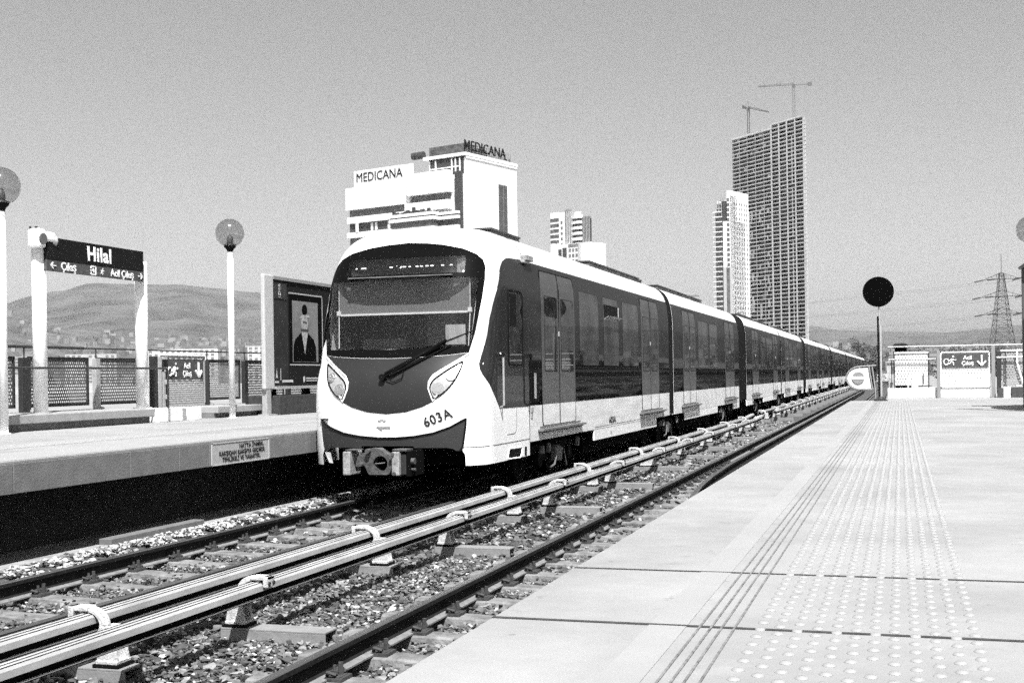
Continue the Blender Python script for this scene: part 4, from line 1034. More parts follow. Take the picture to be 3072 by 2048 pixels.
def exit_gate(x0, plane, a0, a1, z0, z1, sign, label, sheet, frame_m, group):
    P3 = (lambda a, o, z: (x0+o, a, z)) if plane == 'x' else (lambda a, o, z: (a, x0-o, z))
    t = thing('exit_gate', P3((a0+a1)/2, 0, z0), label, 'gate', group)
    def bx(g, a, b, o0, o1, c, d):
        p, q = P3(a, o0, c), P3(b, o1, d); g.box(min(p[0],q[0]), max(p[0],q[0]), min(p[1],q[1]), max(p[1],q[1]), c, d)
    g = MB(); g.add([P3(a0+.02, 0, z0+.02), P3(a1-.02, 0, z0+.02), P3(a1-.02, 0, z1-.02), P3(a0+.02, 0, z1-.02)], [(0,1,2,3)]); g.build('gate_sheet', sheet, t, recalc=False)
    g = MB()
    for a, b, c, d in ((a0,a1,z1-.035,z1),(a0,a1,z0,z0+.03),(a0,a0+.035,z0,z1),(a1-.035,a1,z0,z1)): bx(g, a, b, -.02, .02, c, d)
    g.build('gate_frame', frame_m, t)
    s0, s1, q0, q1 = sign
    g = MB(); bx(g, s0, s1, .022, .034, q0, q1); sb = g.build('exit_sign', SIGNGREY, t)
    H = q1-q0; W = s1-s0; zc_ = (q0+q1)/2
    F3 = lambda u, v, o=.040: Vector(P3(u, o, v))
    g = MB(); arrow(g, lambda u, v: F3(s1-W*.14+u, zc_+v), H*.78, -PI/2); g.build('arrow', PICT, sb)
    g = MB(); running_man(g, lambda u, v: F3(s0+W*.23+u, zc_-.02+v), H*.8); disc2(g, lambda u, v: F3(s0+W*.25+u, zc_+H*.30+v, .046), 0, 0, H*.07); g.tube([F3(s0+W*.10+.09*H*math.cos(k)*2, zc_-.1*H+.09*H*math.sin(k)*2.4) for k in [i*.5 for i in range(13)]], .012*H/.3, 4); g.build('pictogram', PICT, sb)
    M4 = face_x if plane == 'x' else face_ny
    for body, dz in (('Acil', H*.19), ('Çıkış', -H*.22)):
        p = F3(s0+W*.56, zc_+dz, .036); text_mesh('exit_lettering', body, H*.40, PICT, M4(p.x, p.y, p.z), sb, bold=.004, ext=.003)
    return t
exit_gate(-14.22, 'x', 21.75, 23.38, 1.26, 2.28, (21.86, 23.28, 1.80, 2.20), 'dark emergency exit gate on the left platform, sign reads Acil Çıkış with arrow down', PERFL, mat('gate frame', .30, .5), 'emergency exit gates')
g = MB(); g.box(-14.26, -14.18, 21.72, 23.36, 2.285, 2.325); tag(g.build('gate_lintel', WHITE), 'bright white bar lying over the left exit gate', 'bar')

# ------------------------------------------------------------------ station name sign
XH = -13.55
t = thing('station_sign', (XH, 19, 1.26), 'dark station name sign Hilal between two white posts above the left plinth', 'station sign')
for y in (17.22, 20.10):
    g = MB(); g.smooth = True; top = 4.05 if y < 18 else 4.0
    g.tube([(XH, y, 1.26), (XH, y, top)], .115, 24); o = g.build('post', WHITE, t)
    g = MB(); g.cyl((XH, y, 1.27), (0,0,1), .17, .025, 24); g.build('post_base', GALV, t)
g = MB(); g.box(XH+.10, XH+.18, 17.20, 19.93, 3.80, 4.17); nb = g.build('name_board', SIGNDARK, t, bevel=.006)
g = MB(); g.box(XH+.10, XH+.175, 17.20, 19.93, 3.615, 3.795); eb = g.build('direction_board', SIGNGREY, t, bevel=.004)
text_mesh('name_lettering', 'Hilal', .345, SIGNWHITE, face_x(XH+.184, 18.60, 3.975), nb, bold=.010, spacing=1.1)
SX = XH+.179
fx = lambda y0, z0: (lambda u, v: Vector((SX, y0+u, z0+v)))
g = MB(); arrow(g, fx(17.36, 3.705), .13, PI); arrow(g, fx(19.82, 3.705), .13, 0); g.build('arrow', SIGNWHITE, eb)
text_mesh('direction_lettering', 'Çıkış', .19, SIGNWHITE, face_x(SX, 17.76, 3.705), eb, bold=.003)
text_mesh('direction_lettering', 'Acil Çıkış', .175, SIGNWHITE, face_x(SX, 19.27, 3.700), eb, bold=.003)
g = MB(); f_ = fx(18.43, 3.705)
for a, b in (((-.07,-.07),(.06,-.07)),((.06,-.07),(.06,.07)),((.06,.07),(-.07,.07)),((-.07,.07),(-.07,.03)),((-.07,-.03),(-.07,-.07)),((-.09,0),(.01,0)),((-.02,.035),(.02,0)),((-.02,-.035),(.02,0))): g.bar(f_(*a), f_(*b), .02)
running_man(g, fx(18.68, 3.70), .13); disc2(g, fx(18.695, 3.755), 0, 0, .014); g.build('pictogram', SIGNWHITE, eb)
# twin loudspeaker / floodlight on the left post
t = thing('loudspeaker', (XH, 17.25, 4.0), 'white double loudspeaker with dark round grille on top of the left sign post', 'loudspeaker')
g = MB(); g.smooth = False
g.obox((XH+.08, 17.08, 4.13), (.12,0,0), (0,.10,0), (0,0,.16)); g.obox((XH+.10, 17.28, 4.17), (.10,0,0), (0,.15,0), (0,0,.09)); g.build('housing', WHITE, t, bevel=.05)
g = MB(); g.cyl((XH+.205, 17.08, 4.12), (1,0,0), .09, .02, 28); g.build('grille', mat('speaker grille', .10, .7), t)
g = MB(); g.cyl((XH+.13, 17.42, 4.12), (.4,1,0), .09, .08, 24); g.build('horn', mat('speaker horn', .35, .5), t)
g = MB(); g.box(XH-.02, XH+.0, 17.02, 17.05, 4.28, 4.33); g.box(XH+.0, XH+.03, 17.13, 17.17, 4.28, 4.34); g.build('bracket', DARKMETAL, t)

# ------------------------------------------------------------------ advertising panel
XA_ = -12.95
t = thing('advertising_panel', (XA_, 25.5, 1.0), 'large dark framed poster panel on pale legs beside the train nose', 'advertising panel')
for a, b in ((23.60, 24.02), (28.6, 28.9)):
    g = MB(); g.box(XA_-.03, XA_+.07, a, b, 1.55, 4.02); g.build('frame_post', mat('panel frame paint', .42, .4, var=.06, vscale=8), t, bevel=.03)
g = MB(); g.box(XA_-.10, XA_+.09, 24.02, 28.6, 3.93, 4.0); g.build('top_frame', mat('top frame', .20, .5), t)
g = MB(); g.box(XA_-.10, XA_+.11, 24.02, 28.6, 1.56, 1.62); g.build('bottom_frame', GALV, t)
for a, b in ((23.68, 23.86), (28.6, 28.75)):
    g = MB(); g.box(XA_-.06, XA_+.06, a, b, 1.02, 1.56); g.box(XA_-.12, XA_+.14, a-.08, b+.12, 1.0, 1.025); g.build('leg', GALV, t)
for y in (24.45, 26.1): 
    g = MB(); g.box(XA_-.3, XA_-.2, y-.13, y+.13, 1.2, 1.56); g.build('rear_leg', BLACK, t)
g = MB(); g.box(XA_-.05, XA_+.05, 24.02, 28.6, 1.62, 3.93); pst = g.build('poster', mat('poster dark field', .028, .8, var=.25, vscale=2, spec=.05), t)
XQ = XA_+.052
def q(mb, y0, y1, z0, z1, o=.0): mb.box(XQ+o, XQ+o+.004, y0, y1, z0, z1)
g = MB(); q(g, 24.69, 28.2, 1.63, 3.92); g.build('poster_panel', mat('poster darker field', .013, .8, spec=.05), pst)
g = MB(); q(g, 24.74, 26.36, 2.10, 3.66, .004); g.build('picture_frame', mat('picture frame black', .004, .9, spec=.03), pst)
g = MB(); q(g, 24.88, 26.14, 2.15, 3.52, .008); g.build('picture_ground', mat('picture backdrop', .14, .8, var=.25, vscale=3), pst)
g = MB(); q(g, 24.72, 26.38, 3.665, 3.695, .004); q(g, 24.74, 26.36, 2.075, 2.105, .008); q(g, 26.36, 26.40, 2.1, 3.66, .004); g.build('picture_frame_edge', mat('frame highlight', .32, .6), pst)
# plain generic figure: dark coat, pale wrapped head, dark cap
def flat(mb, pts, o): mb.add([(XQ+o, a, b) for a, b in pts], [tuple(range(len(pts)))])
g = MB(); flat(g, [(24.90,2.16),(24.91,2.50),(25.00,2.66),(25.30,2.82),(25.62,2.82),(25.92,2.66),(26.02,2.50),(26.04,2.16)], .0125); flat(g, [(25.47+.135*math.cos(k*.4), 3.33+.13*math.sin(k*.4)) for k in range(16)], .0135); g.build('figure_coat', mat('figure coat', .003, .9, spec=.03), pst, recalc=False)
g = MB(); flat(g, [(25.30,2.83),(25.46,2.32),(25.62,2.83)], .0165); flat(g, [(25.46+.17*math.cos(k*.4), 3.02+.20*math.sin(k*.4)) for k in range(16)], .0145); flat(g, [(25.20,3.13),(25.72,3.17),(25.70,3.24),(25.22,3.20)], .0155); g.build('figure_scarf', mat('figure scarf', .26, .8, var=.5, vscale=12), pst, recalc=False)
g = MB(); flat(g, [(25.30,2.84),(25.62,2.84),(25.66,2.90),(25.26,2.90)], .0175); flat(g, [(25.36,3.04),(25.58,3.02),(25.57,3.06),(25.37,3.08)], .0175); g.build('figure_shade', mat('figure mid', .03, .9), pst, recalc=False)
g = MB(); q(g, 24.03, 24.63, 3.52, 3.87, .004); g.build('corner_label', mat('corner label', .012, .4), pst)
text_mesh('corner_lettering', 'IZMIR', .12, mat('dull lettering', .35, .5), face_x(XQ+.012, 24.30, 3.70) @ Matrix.Rotation(PI/2, 4, 'Z'), pst, bold=.001)
g = MB(); flat(g, [(24.08,1.80),(24.18,1.80),(24.15,1.88),(24.13,2.02),(24.11,1.88)], .006); q(g, 24.30, 24.32, 1.74, 2.0, .004); q(g, 24.38, 24.88, 1.70, 1.755, .004); q(g, 24.05, 24.22, 1.69, 1.73, .004)
flat(g, [(25.38,1.70),(25.45,1.70),(25.47,1.80),(25.42,1.84),(25.36,1.80)], .008); q(g, 25.52, 26.6, 1.77, 1.80, .008); q(g, 25.52, 26.5, 1.72, 1.74, .008); g.build('poster_small_print', mat('small print', .45, .5), pst, recalc=False)

# ------------------------------------------------------------------ warning plate on the platform face
t = thing('warning_plate', (PL_X+.03, 14.4, .83), 'engraved warning plate in Turkish capitals on the left platform face', 'warning plate')
g = MB(); g.box(PL_X+.015, PL_X+.028, 13.68, 15.12, .697, .962); g.build('plate', mat('warning plate', .36, .6, var=.1, vscale=10), t)
g = MB()
for a, b, c, d in ((13.66,15.14,.96,.972),(13.66,15.14,.686,.698),(13.66,13.678,.69,.97),(15.122,15.14,.69,.97)): g.box(PL_X+.015, PL_X+.034, a, b, c, d)
g.build('plate_frame', mat('plate frame', .40, .5), t)
for k, (s, y) in enumerate((('HATTA İNMEK,', 14.66), ('KARŞIDAN KARŞIYA GEÇMEK', 14.42), ('TEHLİKELİ VE YASAKTIR.', 14.40))):
    text_mesh('plate_lettering', s, .078, NUM, face_x(PL_X+.031, y, .905-.077*k), t, bold=.0004, sx=1.06 if k else 1.15, spacing=1.06)
block('loose_slab', -8.40, -8.24, 11.6, 13.5, -.066, .045, mat('loose slab', .13, .8, var=.2, vscale=8), 'flat slab lying on the gutter beside the ballast strip, shade put in its colour', 'slab', bevel=.008)  # colour kept dark for the shade around the slab

# ------------------------------------------------------------------ right platform end
PERFW = perforated('perforated panel white', .62, .085, 'XZ', .20)
YE = 41.3
block('kerb_wall', -.39, 2.66, YE-.05, YE+.35, PR_Z, 1.20, mat('white low wall', .66, .7, var=.08, vscale=4), 'low white wall at the platform end carrying the fence', 'low wall', bevel=.012)
t = thing('perforated_fence', (.35, YE, 1.2), 'white perforated fence panel left of the right exit gate', 'fence panel', 'perforated panels at the right platform end')
g = MB(); g.add([(-.15,YE,1.29),(.84,YE,1.29),(.84,YE,2.33),(-.15,YE,2.33)], [(0,1,2,3)]); g.build('perforated_sheet', PERFW, t, recalc=False)
g = MB(); g.box(-.17, .86, YE-.03, YE+.01, 2.30, 2.36); g.box(-.17, .86, YE-.012, YE+.01, 1.90, 1.97); g.build('panel_bar', WHITE, t)
g = MB(); g.box(-.20, -.165, YE-.02, YE+.02, 1.2, 2.36); g.box(.845, .875, YE-.02, YE+.02, 1.2, 2.3); g.tube([(.70,YE-.04,1.66),(.70,YE-.04,1.32)], .012, 6); g.box(.55, .95, YE-.04, YE+.02, 1.25, 1.275); g.build('panel_post', DARKFRAME, t)
t = thing('steel_post', (-.28, YE, 1.2), 'paired dark and bright posts at the left end of the right fence', 'fence post')
g = MB(); g.box(-.27, -.24, YE-.02, YE+.02, 1.2, 2.15); g.build('dark_post', DARKFRAME, t)
g = MB(); g.box(-.35, -.315, YE-.02, YE+.02, 1.2, 2.12); g.build('bright_post', GALV, t)
exit_gate(YE-.06, 'y', 1.21, 2.68, 1.20, 2.33, (1.25, 2.62, 1.84, 2.26), 'white emergency exit gate on the right platform, sign reads Acil Çıkış with arrow down', perforated('gate sheet white', .62, .085, 'XZ', .17), WHITE, 'emergency exit gates')
for x, z1, lab, m in ((1.155, 2.36, 'grey gate post left of the right exit gate, reaching the floor', mat('gate post grey', .22, .6)), (2.76, 2.50, 'wide grey gate post right of the right exit gate', mat('gate post grey', .22, .6))):
    block('gate_pillar', x-.055, x+.055, YE-.16, YE-.08, PR_Z, z1, m, lab, 'gate post', bevel=.006)
g = MB(); g.tube([(-.36, YE-.1, 2.51), (6, YE-.1, 2.51)], .022, 8); tag(g.build('top_handrail', GALV), 'long pale top handrail above the right fence', 'handrail')
g = MB(); g.tube([(-.36, YE-.1, 2.11), (1.10, YE-.1, 2.11)], .022, 8); tag(g.build('middle_handrail', GALV), 'short pale middle handrail across the white panel', 'handrail')
t = thing('perforated_fence', (4.2, 39.2, 1.2), 'grey perforated fence panel with bright rails at the right picture edge', 'fence panel', 'perforated panels at the right platform end')
g = MB(); g.add([(3.0,YE-.1,1.22),(6.2,YE-.1,1.22),(6.2,YE-.1,2.32),(3.0,YE-.1,2.32)], [(0,1,2,3)]); g.build('perforated_sheet', perforated('grey sheet right', .28, .085, 'XZ', .26), t, recalc=False)  # grey sheet, darker than the white panels
g = MB(); g.box(2.98, 6.2, YE-.13, YE-.07, 2.31, 2.36); g.box(3.42, 6.2, YE-.18, YE-.14, 1.22, 1.27); g.box(3.62, 6.2, YE-.2, YE-.14, 1.70, 1.74); g.tube([(3.62, YE-.18, 1.25),(3.44, YE-.18, 1.95),(3.44,YE-.18,2.3)], .03, 6); g.tube([(2.86, YE-.2, 2.12), (4.6, YE-.2, 2.14)], .024, 8); g.build('bright_rail', WHITE, t)
g = MB(); g.box(2.86, 2.98, YE-.2, YE-.06, 1.0, 2.30); g.box(3.10, 3.13, YE-.2, YE-.16, 1.2, 2.3); g.build('dark_post', DARKFRAME, t)
t = thing('kerb_block', (3.2, 38.7, PR_Z), 'row of dark and white kerb blocks under the right end fence', 'kerb block')
g = MB(); g.box(2.86, 3.02, YE-.45, YE-.2, PR_Z, 1.18); g.box(3.25, 6.2, YE-.45, YE-.1, PR_Z, 1.2); g.build('dark_block', mat('dark kerb', .05, .9, var=.3, vscale=6), t)
g = MB(); g.box(3.03, 3.24, YE-.4, YE-.2, PR_Z, 1.20); g.build('white_block', KERBW, t)
# round black signal disc on a pole
t = thing('disc_signal', (-.55, 37.8, PR_Z), 'round black disc signal on a thin pole at the platform end', 'signal')
g = MB(); g.cyl((-.578, 37.8, 4.068), (0,1,0), .44, .03, 56); g.build('disc', mat('disc black', .002, .9, spec=.03), t)
g = MB(); g.tube([(-.575, 37.85, 4.3), (-.56, 37.85, 2.9)], .024, 8); g.build('upper_pole', GALV, t)
g = MB(); g.tube([(-.60, 37.83, 3.35), (-.585, 37.83, .92)], .028, 8); g.build('dark_pole', BLACK, t)
g = MB(); g.tube([(-.535, 37.85, 3.1), (-.535, 37.85, .92)], .034, 10); g.build('lower_pole', GALV, t)
g = MB(); g.lathe([(.20,0),(.20,.03),(.12,.07),(.06,.13),(.001,.13)], (-.555, 37.85, PR_Z), 20); g.build('foot', DARKFRAME, t)
# no-entry panel
t = thing('no_entry_sign', (-1.1, 40.5, -.2), 'white D-shaped no entry panel beside the track end of the right platform', 'no entry sign')
arc = [(-1.20-.38*math.sin(a)*1.0, 1.545+.325*math.cos(a)) for a in [PI*k/20 for k in range(21)]]
ol = [(-.96,1.868)] + arc + [(-.865,1.215)]
g = MB(); patch(g, ol, lambda u, v, o: Vector((u, 40.5-o, v)), .1, .02); g.build('panel', WHITE, t)
g = MB(); pp = [Vector((u, 40.49, v)) for u, v in [(-.72,1.93),(-1.12,1.91)]+[(-1.20-.42*math.sin(a), 1.545+.36*math.cos(a)) for a in [PI*k/16 for k in range(17)]]+[(-.84,1.175)]]
g.tube(pp, .022, 8); g.tube([(-.93,40.48,1.90),(-.83,40.48,1.17)], .02, 8); g.tube([(-.84,40.5,1.92),(-.75,40.5,1.15),(-.75,40.5,-.2)], .022, 8); g.build('tube_frame', mat('tube frame', .25, .5), t)
g = MB(); g.cyl((-1.257, 40.475, 1.548), (0,1,0), .188, .01, 40); g.build('ring_disc', mat('faded red disc', .24, .5, var=.1, vscale=30), t)
g = MB(); g.box(-1.44, -1.075, 40.462, 40.467, 1.51, 1.59); g.build('white_bar', WHITE, t)
# dark cabinet behind the fence
t = thing('dark_cabinet', (.05, 43, -1.3), 'black rounded cabinet standing behind the white fence panel', 'cabinet')
g = MB(); g.box(-.16, .22, 42.6, 43.2, -1.3, 2.55); g.build('cabinet_body', mat('cabinet black', .003, .9, spec=.05), t, bevel=.03)
g = MB(); g.prism([(-.24,2.50),(-.22,2.58),(-.14,2.655),(.18,2.665),(.25,2.60),(.26,2.50)], 'y', 42.5, 43.3); g.build('cabinet_hood', mat('cabinet hood', .012, .4), t, bevel=.02)
# shelter at the right edge of the view
t = thing('platform_shelter', (4.2, 28.5, PR_Z), 'dark shelter column with slanted roof edge at the right picture border', 'shelter')
g = MB(); g.box(2.64, 2.75, 30.0, 30.14, PR_Z, 4.06); g.box(6.2, 6.32, 30.0, 30.14, PR_Z, 4.1); g.box(6.2, 6.32, 26.3, 26.44, PR_Z, 4.1); g.build('column', mat('shelter column', .06, .6), t)
g = MB(); g.prism([(4.15+1.2*math.cos(a)*(1 if math.cos(a)<0 else 2.0), 28.2+2.65*math.sin(a)) for a in [2*PI*k/36 for k in range(36)]], 'z', 4.12, 4.2); g.build('roof', DARKFRAME, t)
g = MB(); g.prism([(2.58,4.04),(2.85,4.24),(3.6,4.30),(3.6,4.2),(2.62,4.0)], 'y', 29.8, 30.3); g.build('roof_bracket', DARKFRAME, t)
g = MB(); g.box(3.1, 3.6, 27, 29.5, PR_Z+.38, PR_Z+.44); g.box(3.15, 3.2, 27.2, 27.3, PR_Z, PR_Z+.38); g.box(3.15, 3.2, 29.2, 29.3, PR_Z, PR_Z+.38); g.build('bench', DARKFRAME, t)
# ------------------------------------------------------------------ far buildings
def frame(deg): 
    a = math.radians(deg); return Vector((math.cos(a), math.sin(a), 0))
BW_ = mat('hospital white cladding', .66, .6, var=.05, vscale=.4)
BW2 = mat('hospital parapet white', .70, .6, var=.04, vscale=.3)
DKG = mat('dark facade glass', .05, .25, var=.4, vscale=.5)
MIDG = mat('ribbon window glass', .10, .3, var=.35, vscale=.9)
SHAD = mat('dark recess shade', .035, .8)  # near-black colour stands for shade in gaps, recesses and openings
# hospital: frame U runs left along the wing, V runs right along the tower
O = Vector((-106.2, 302.1, 0)); U = frame(163); V = frame(73)
t = thing('hospital_building', (O.x, O.y, -1.3), 'white hospital block with ribbon windows and tall blank tower, Medicana lettering on the roof', 'hospital')
def ub(mb, u0, u1, v0, v1, z0, z1):
    vs = [O+U*u+V*v+Vector((0,0,z)) for z in (z0, z1) for u, v in ((u0,v0),(u1,v0),(u1,v1),(u0,v1))]
    mb.add(vs, [(0,3,2,1),(4,5,6,7),(0,1,5,4),(1,2,6,5),(2,3,7,6),(3,0,4,7)])
g = MB(); ub(g, 0, 12, .0, 23.4, -1.3, 58.6); g.build('tower', BW_, t)
g = MB(); ub(g, -.35, 13.6, -.6, 23.4, 59.0, 59.8); ub(g, -.25, 0.05, 0, 23.4, 58.4, 59.05); g.build('roof_slab', BW2, t)
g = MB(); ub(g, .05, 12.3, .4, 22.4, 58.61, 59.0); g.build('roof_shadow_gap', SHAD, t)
g = MB(); ub(g, -.22, -.05, 14.6, 18.4, 8, 53.2); o = g.build('stair_window', mat('stair glazing', .06, .3, var=.3, vscale=.6), t)
g = MB()
for k in range(12): ub(g, -.28, -.20, 14.6, 18.4, 9+k*3.7, 9.15+k*3.7)
ub(g, -.28, -.20, 16.4, 16.55, 8, 53.2); g.build('stair_mullion', mat('mullion', .16, .5), o)
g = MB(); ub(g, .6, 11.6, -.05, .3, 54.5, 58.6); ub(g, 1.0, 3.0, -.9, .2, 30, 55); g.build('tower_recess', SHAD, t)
g = MB(); ub(g, 2, 11.5, -.12, -.02, 56.3, 56.6)
for u in (1.6, 3.0, 4.2, 9.5): ub(g, u, u+.35, -.3, -.05, 54.5, 58.6)
g.build('recess_mullion', BW2, t)
# wing parapets (bands) and ribbon windows, stepping forward in front
def wing(u0, u1, v0, z0, z1, m, name, vdeep=24): 
    g = MB(); ub(g, u0, u1, v0, vdeep, z0, z1); return g.build(name, m, t)
F0 = -1.0
wing(4.3, 18.0, F0-1.2, 49.9, 55.6, BW2, 'wing_parapet'); wing(18.0, 40.6, F0, 48.2, 54.2, BW2, 'wing_parapet'); wing(1.4, 4.3, F0+1.2, 49.9, 55.4, BW2, 'wing_parapet')
wing(4.9, 17.5, F0+.4, 47.9, 49.9, MIDG, 'ribbon_window'); wing(1.6, 4.9, F0+2.0, 47.9, 49.9, DKG, 'ribbon_window')
wing(4.4, 18.9, F0-1.0, 45.6, 47.95, BW2, 'balcony_band'); wing(1.4, 4.4, F0+1.3, 45.7, 47.9, BW2, 'balcony_band')
wing(5.0, 20, F0+1.8, 44.0, 45.6, DKG, 'ribbon_window'); wing(18.9, 40, F0+1, 46.2, 48.2, MIDG, 'ribbon_window')
wing(18.5, 40.4, F0+.2, 44.5, 46.2, BW2, 'balcony_band')
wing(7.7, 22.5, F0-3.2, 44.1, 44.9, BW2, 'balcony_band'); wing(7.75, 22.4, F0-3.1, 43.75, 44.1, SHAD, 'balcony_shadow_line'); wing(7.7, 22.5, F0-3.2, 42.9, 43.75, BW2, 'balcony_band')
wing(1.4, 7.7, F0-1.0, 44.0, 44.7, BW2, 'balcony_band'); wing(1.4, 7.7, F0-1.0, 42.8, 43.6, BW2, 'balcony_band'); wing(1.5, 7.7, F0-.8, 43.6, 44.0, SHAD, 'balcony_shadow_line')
wing(8.2, 22.2, F0-2.6, 41.1, 42.9, MIDG, 'ribbon_window'); wing(1.5, 8.2, F0-.4, 41.1, 42.8, DKG, 'ribbon_window')
wing(7.7, 22.5, F0-3.2, 38.9, 41.1, BW2, 'balcony_band'); wing(1.4, 7.7, F0-1, 38.9, 41.1, BW2, 'balcony_band')
wing(22.4, 40, F0+.9, 41.9, 44.5, DKG, 'ribbon_window'); wing(22.4, 40.4, F0+.1, 40.5, 41.95, BW2, 'balcony_band')
wing(1.4, 40, F0+1.0, 37.0, 40.5, MIDG, 'ribbon_window')
g = MB(); z = 37.0
while z > 0:
    ub(g, 1.4, 40.4, F0-.5, 24, z-1.7, z); z -= 3.7
g.build('lower_bands', BW2, t)
g = MB(); ub(g, 1.6, 40, F0+.9, 23, -1.3, 37); g.build('lower_glazing', MIDG, t)
g = MB(); rs = random.Random(2)
for k in range(26):
    u = 9+k*.48; ub(g, u, u+.4, F0-2.9, F0-2.4, 44.9, 45.2+rs.random()*.7)
for u, h in ((14.5, 1.6), (21.2, .9)): ub(g, u-.4, u+.4, F0-2.9, F0-2.3, 44.9, 44.9+h)
g.build('terrace_plants', mat('terrace plants', .04, .9), t)
g = MB(); ub(g, 36, 37, F0-.1, F0, 41.9, 44.5)
for u in (25.5, 30.0, 31.5): ub(g, u, u+.8, F0+.8, F0+.95, 42.2, 44.2)
g.build('window_pier', BW2, t)
g = MB(); ub(g, 17, 37.6, F0+.2, F0+.7, 54.2, 58.7); sgn = g.build('roof_sign_board', mat('roof sign board', .62, .7), t)
def ftext(body, size, org, du, nrm, m, parent, bold=.04, ext=.1, sx=1.0, name='roof_lettering', spacing=1.0):
    M4 = Matrix(((du.x, 0, nrm.x, org.x), (du.y, 0, nrm.y, org.y), (0, 1, 0, org.z), (0, 0, 0, 1)))
    return text_mesh(name, body, size, m, M4, parent, bold=bold, ext=ext, sx=sx, spacing=spacing)
LET = mat('roof letters', .012, .8, spec=.1)
ftext('MEDICANA', 3.5, O+U*28.6+V*(F0+.12)+Vector((0,0,56.6)), -U, -V, LET, t, 0, .04, .92)
ftext('MEDICANA', 3.7, O+U*-.15+V*8.5+Vector((0,0,61.6)), V, -U, LET, t, .02, .10, 1.0)
g = MB()
for v in [k*.8 for k in range(0, 27)]: ub(g, .2, .3, v, v+.08, 59.8, 62.3)
ub(g, .2, .3, 0, 21.5, 60.3, 60.4); ub(g, .2, .3, 0, 18, 62.1, 62.2); g.build('letter_frame', mat('letter frame', .18, .6), t)
ftext('L', 2.2, O+U*-.1+V*18.0+Vector((0,0,60.8)), V, -U, LET, t); ftext('I.', 1.2, O+U*-.1+V*19.8+Vector((0,0,60.2)), V, -U, LET, t, name='roof_lettering')
g = MB(); ub(g, .3, 11.7, -.2, .3, 59.8, 62.2); ub(g, .3, 11.7, 3, 10, 59.8, 61.6); g.build('plant_screen', mat('plant screen', .07, .8, var=.6, vscale=.9), t)
g = MB()
for k in range(3): g.cyl(O+U*(14.3+k*1.25)+V*0+Vector((0,0,60.6)), U, 1.0, 1.1, 12)
g.build('roof_tank', mat('roof tank', .035, .7), t)

# generic tower with slabs
def tower_grid(name, O, deg, label, cat):
    return thing(name, (O.x, O.y, -1.3), label, cat)
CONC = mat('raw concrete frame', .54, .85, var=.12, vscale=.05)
CONCD = mat('shaded interior of shell', .025, .9, var=.5, vscale=.15)  # near-black puts the shade between the open floors into the colour
O = Vector((-67.7, 974.2, 0)); U = frame(135); V = frame(91.5)
t = thing('concrete_tower', (O.x, O.y, -1.3), 'tall unfinished concrete tower, open floor grid, stepped top with cranes', 'tower')
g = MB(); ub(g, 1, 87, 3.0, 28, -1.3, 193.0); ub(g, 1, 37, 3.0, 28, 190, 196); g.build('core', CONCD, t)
g = MB(); FP = 3.12; nfl = 63
for k in range(nfl+1):
    z = 198.8-.5-FP*k
    u1 = 38.5 if k == 0 else 89.0
    if z < 0: break
    ub(g, -.2, u1, -1.0, 28.5, z-.62, z)
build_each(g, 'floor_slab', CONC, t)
g = MB(); ub(g, -.2, 38.6, -.7, 28.6, 197.9, 198.9); ub(g, 38.4, 89.2, -.7, 28.6, 195.0, 196.2); g.build('roof_edge', CONC, t)
for u, w_ in ((0,1.6),(9.6,1.5),(19.2,1.6),(28.6,1.6),(37.8,1.8)):
    g = MB(); ub(g, u, u+w_, -.9, 3.0, -1.3, 198.3); ub(g, u, u+w_, 0, 28, -1.3, 190) if u == 0 else None; g.build('column', CONC, t)
for u in (48, 58.3, 68.5, 78.6, 87.9):
    g = MB(); ub(g, u, u+.8, .2, 3.0, -1.3, 195.3); g.build('column', CONC, t)
g = MB(); rs = random.Random(4)
for k in range(5, nfl):
    z = 198.3-FP*k
    if k not in (17, 30) and z > 2: ub(g, 13.6, 14.8, -.5, 2, z, z+2.7); ub(g, 10.6, 11.3, -.3, 2, z, z+2.7)
for k in range(22, nfl):
    z = 198.3-FP*k
    if z > 2:
        for u in (43, 53, 63):
            if rs.random() < (.9 if k in (22, 23, 45, 46, 47) else .25): ub(g, u+rs.uniform(-1,1), u+2.2, 0, 2, z, z+2.7)
for k in range(60):
    u = rs.uniform(40, 86); kk = rs.randrange(2, 50); z = 198.3-FP*kk
    if z > 2: ub(g, u, u+rs.uniform(1.0, 3.0), .6, 2, z, z+rs.uniform(1.2, 2.4))
build_each(g, 'infill_wall', CONC, t)
g = MB()
for k in range(1, nfl):
    z = 198.3-FP*k
    if z > 2: ub(g, -2.2, -.1, .5, 6, z-.3, z)
ub(g, -.4, 0, 0, 28, -1.3, 198.3); g.build('side_slab_edges', CONC, t)
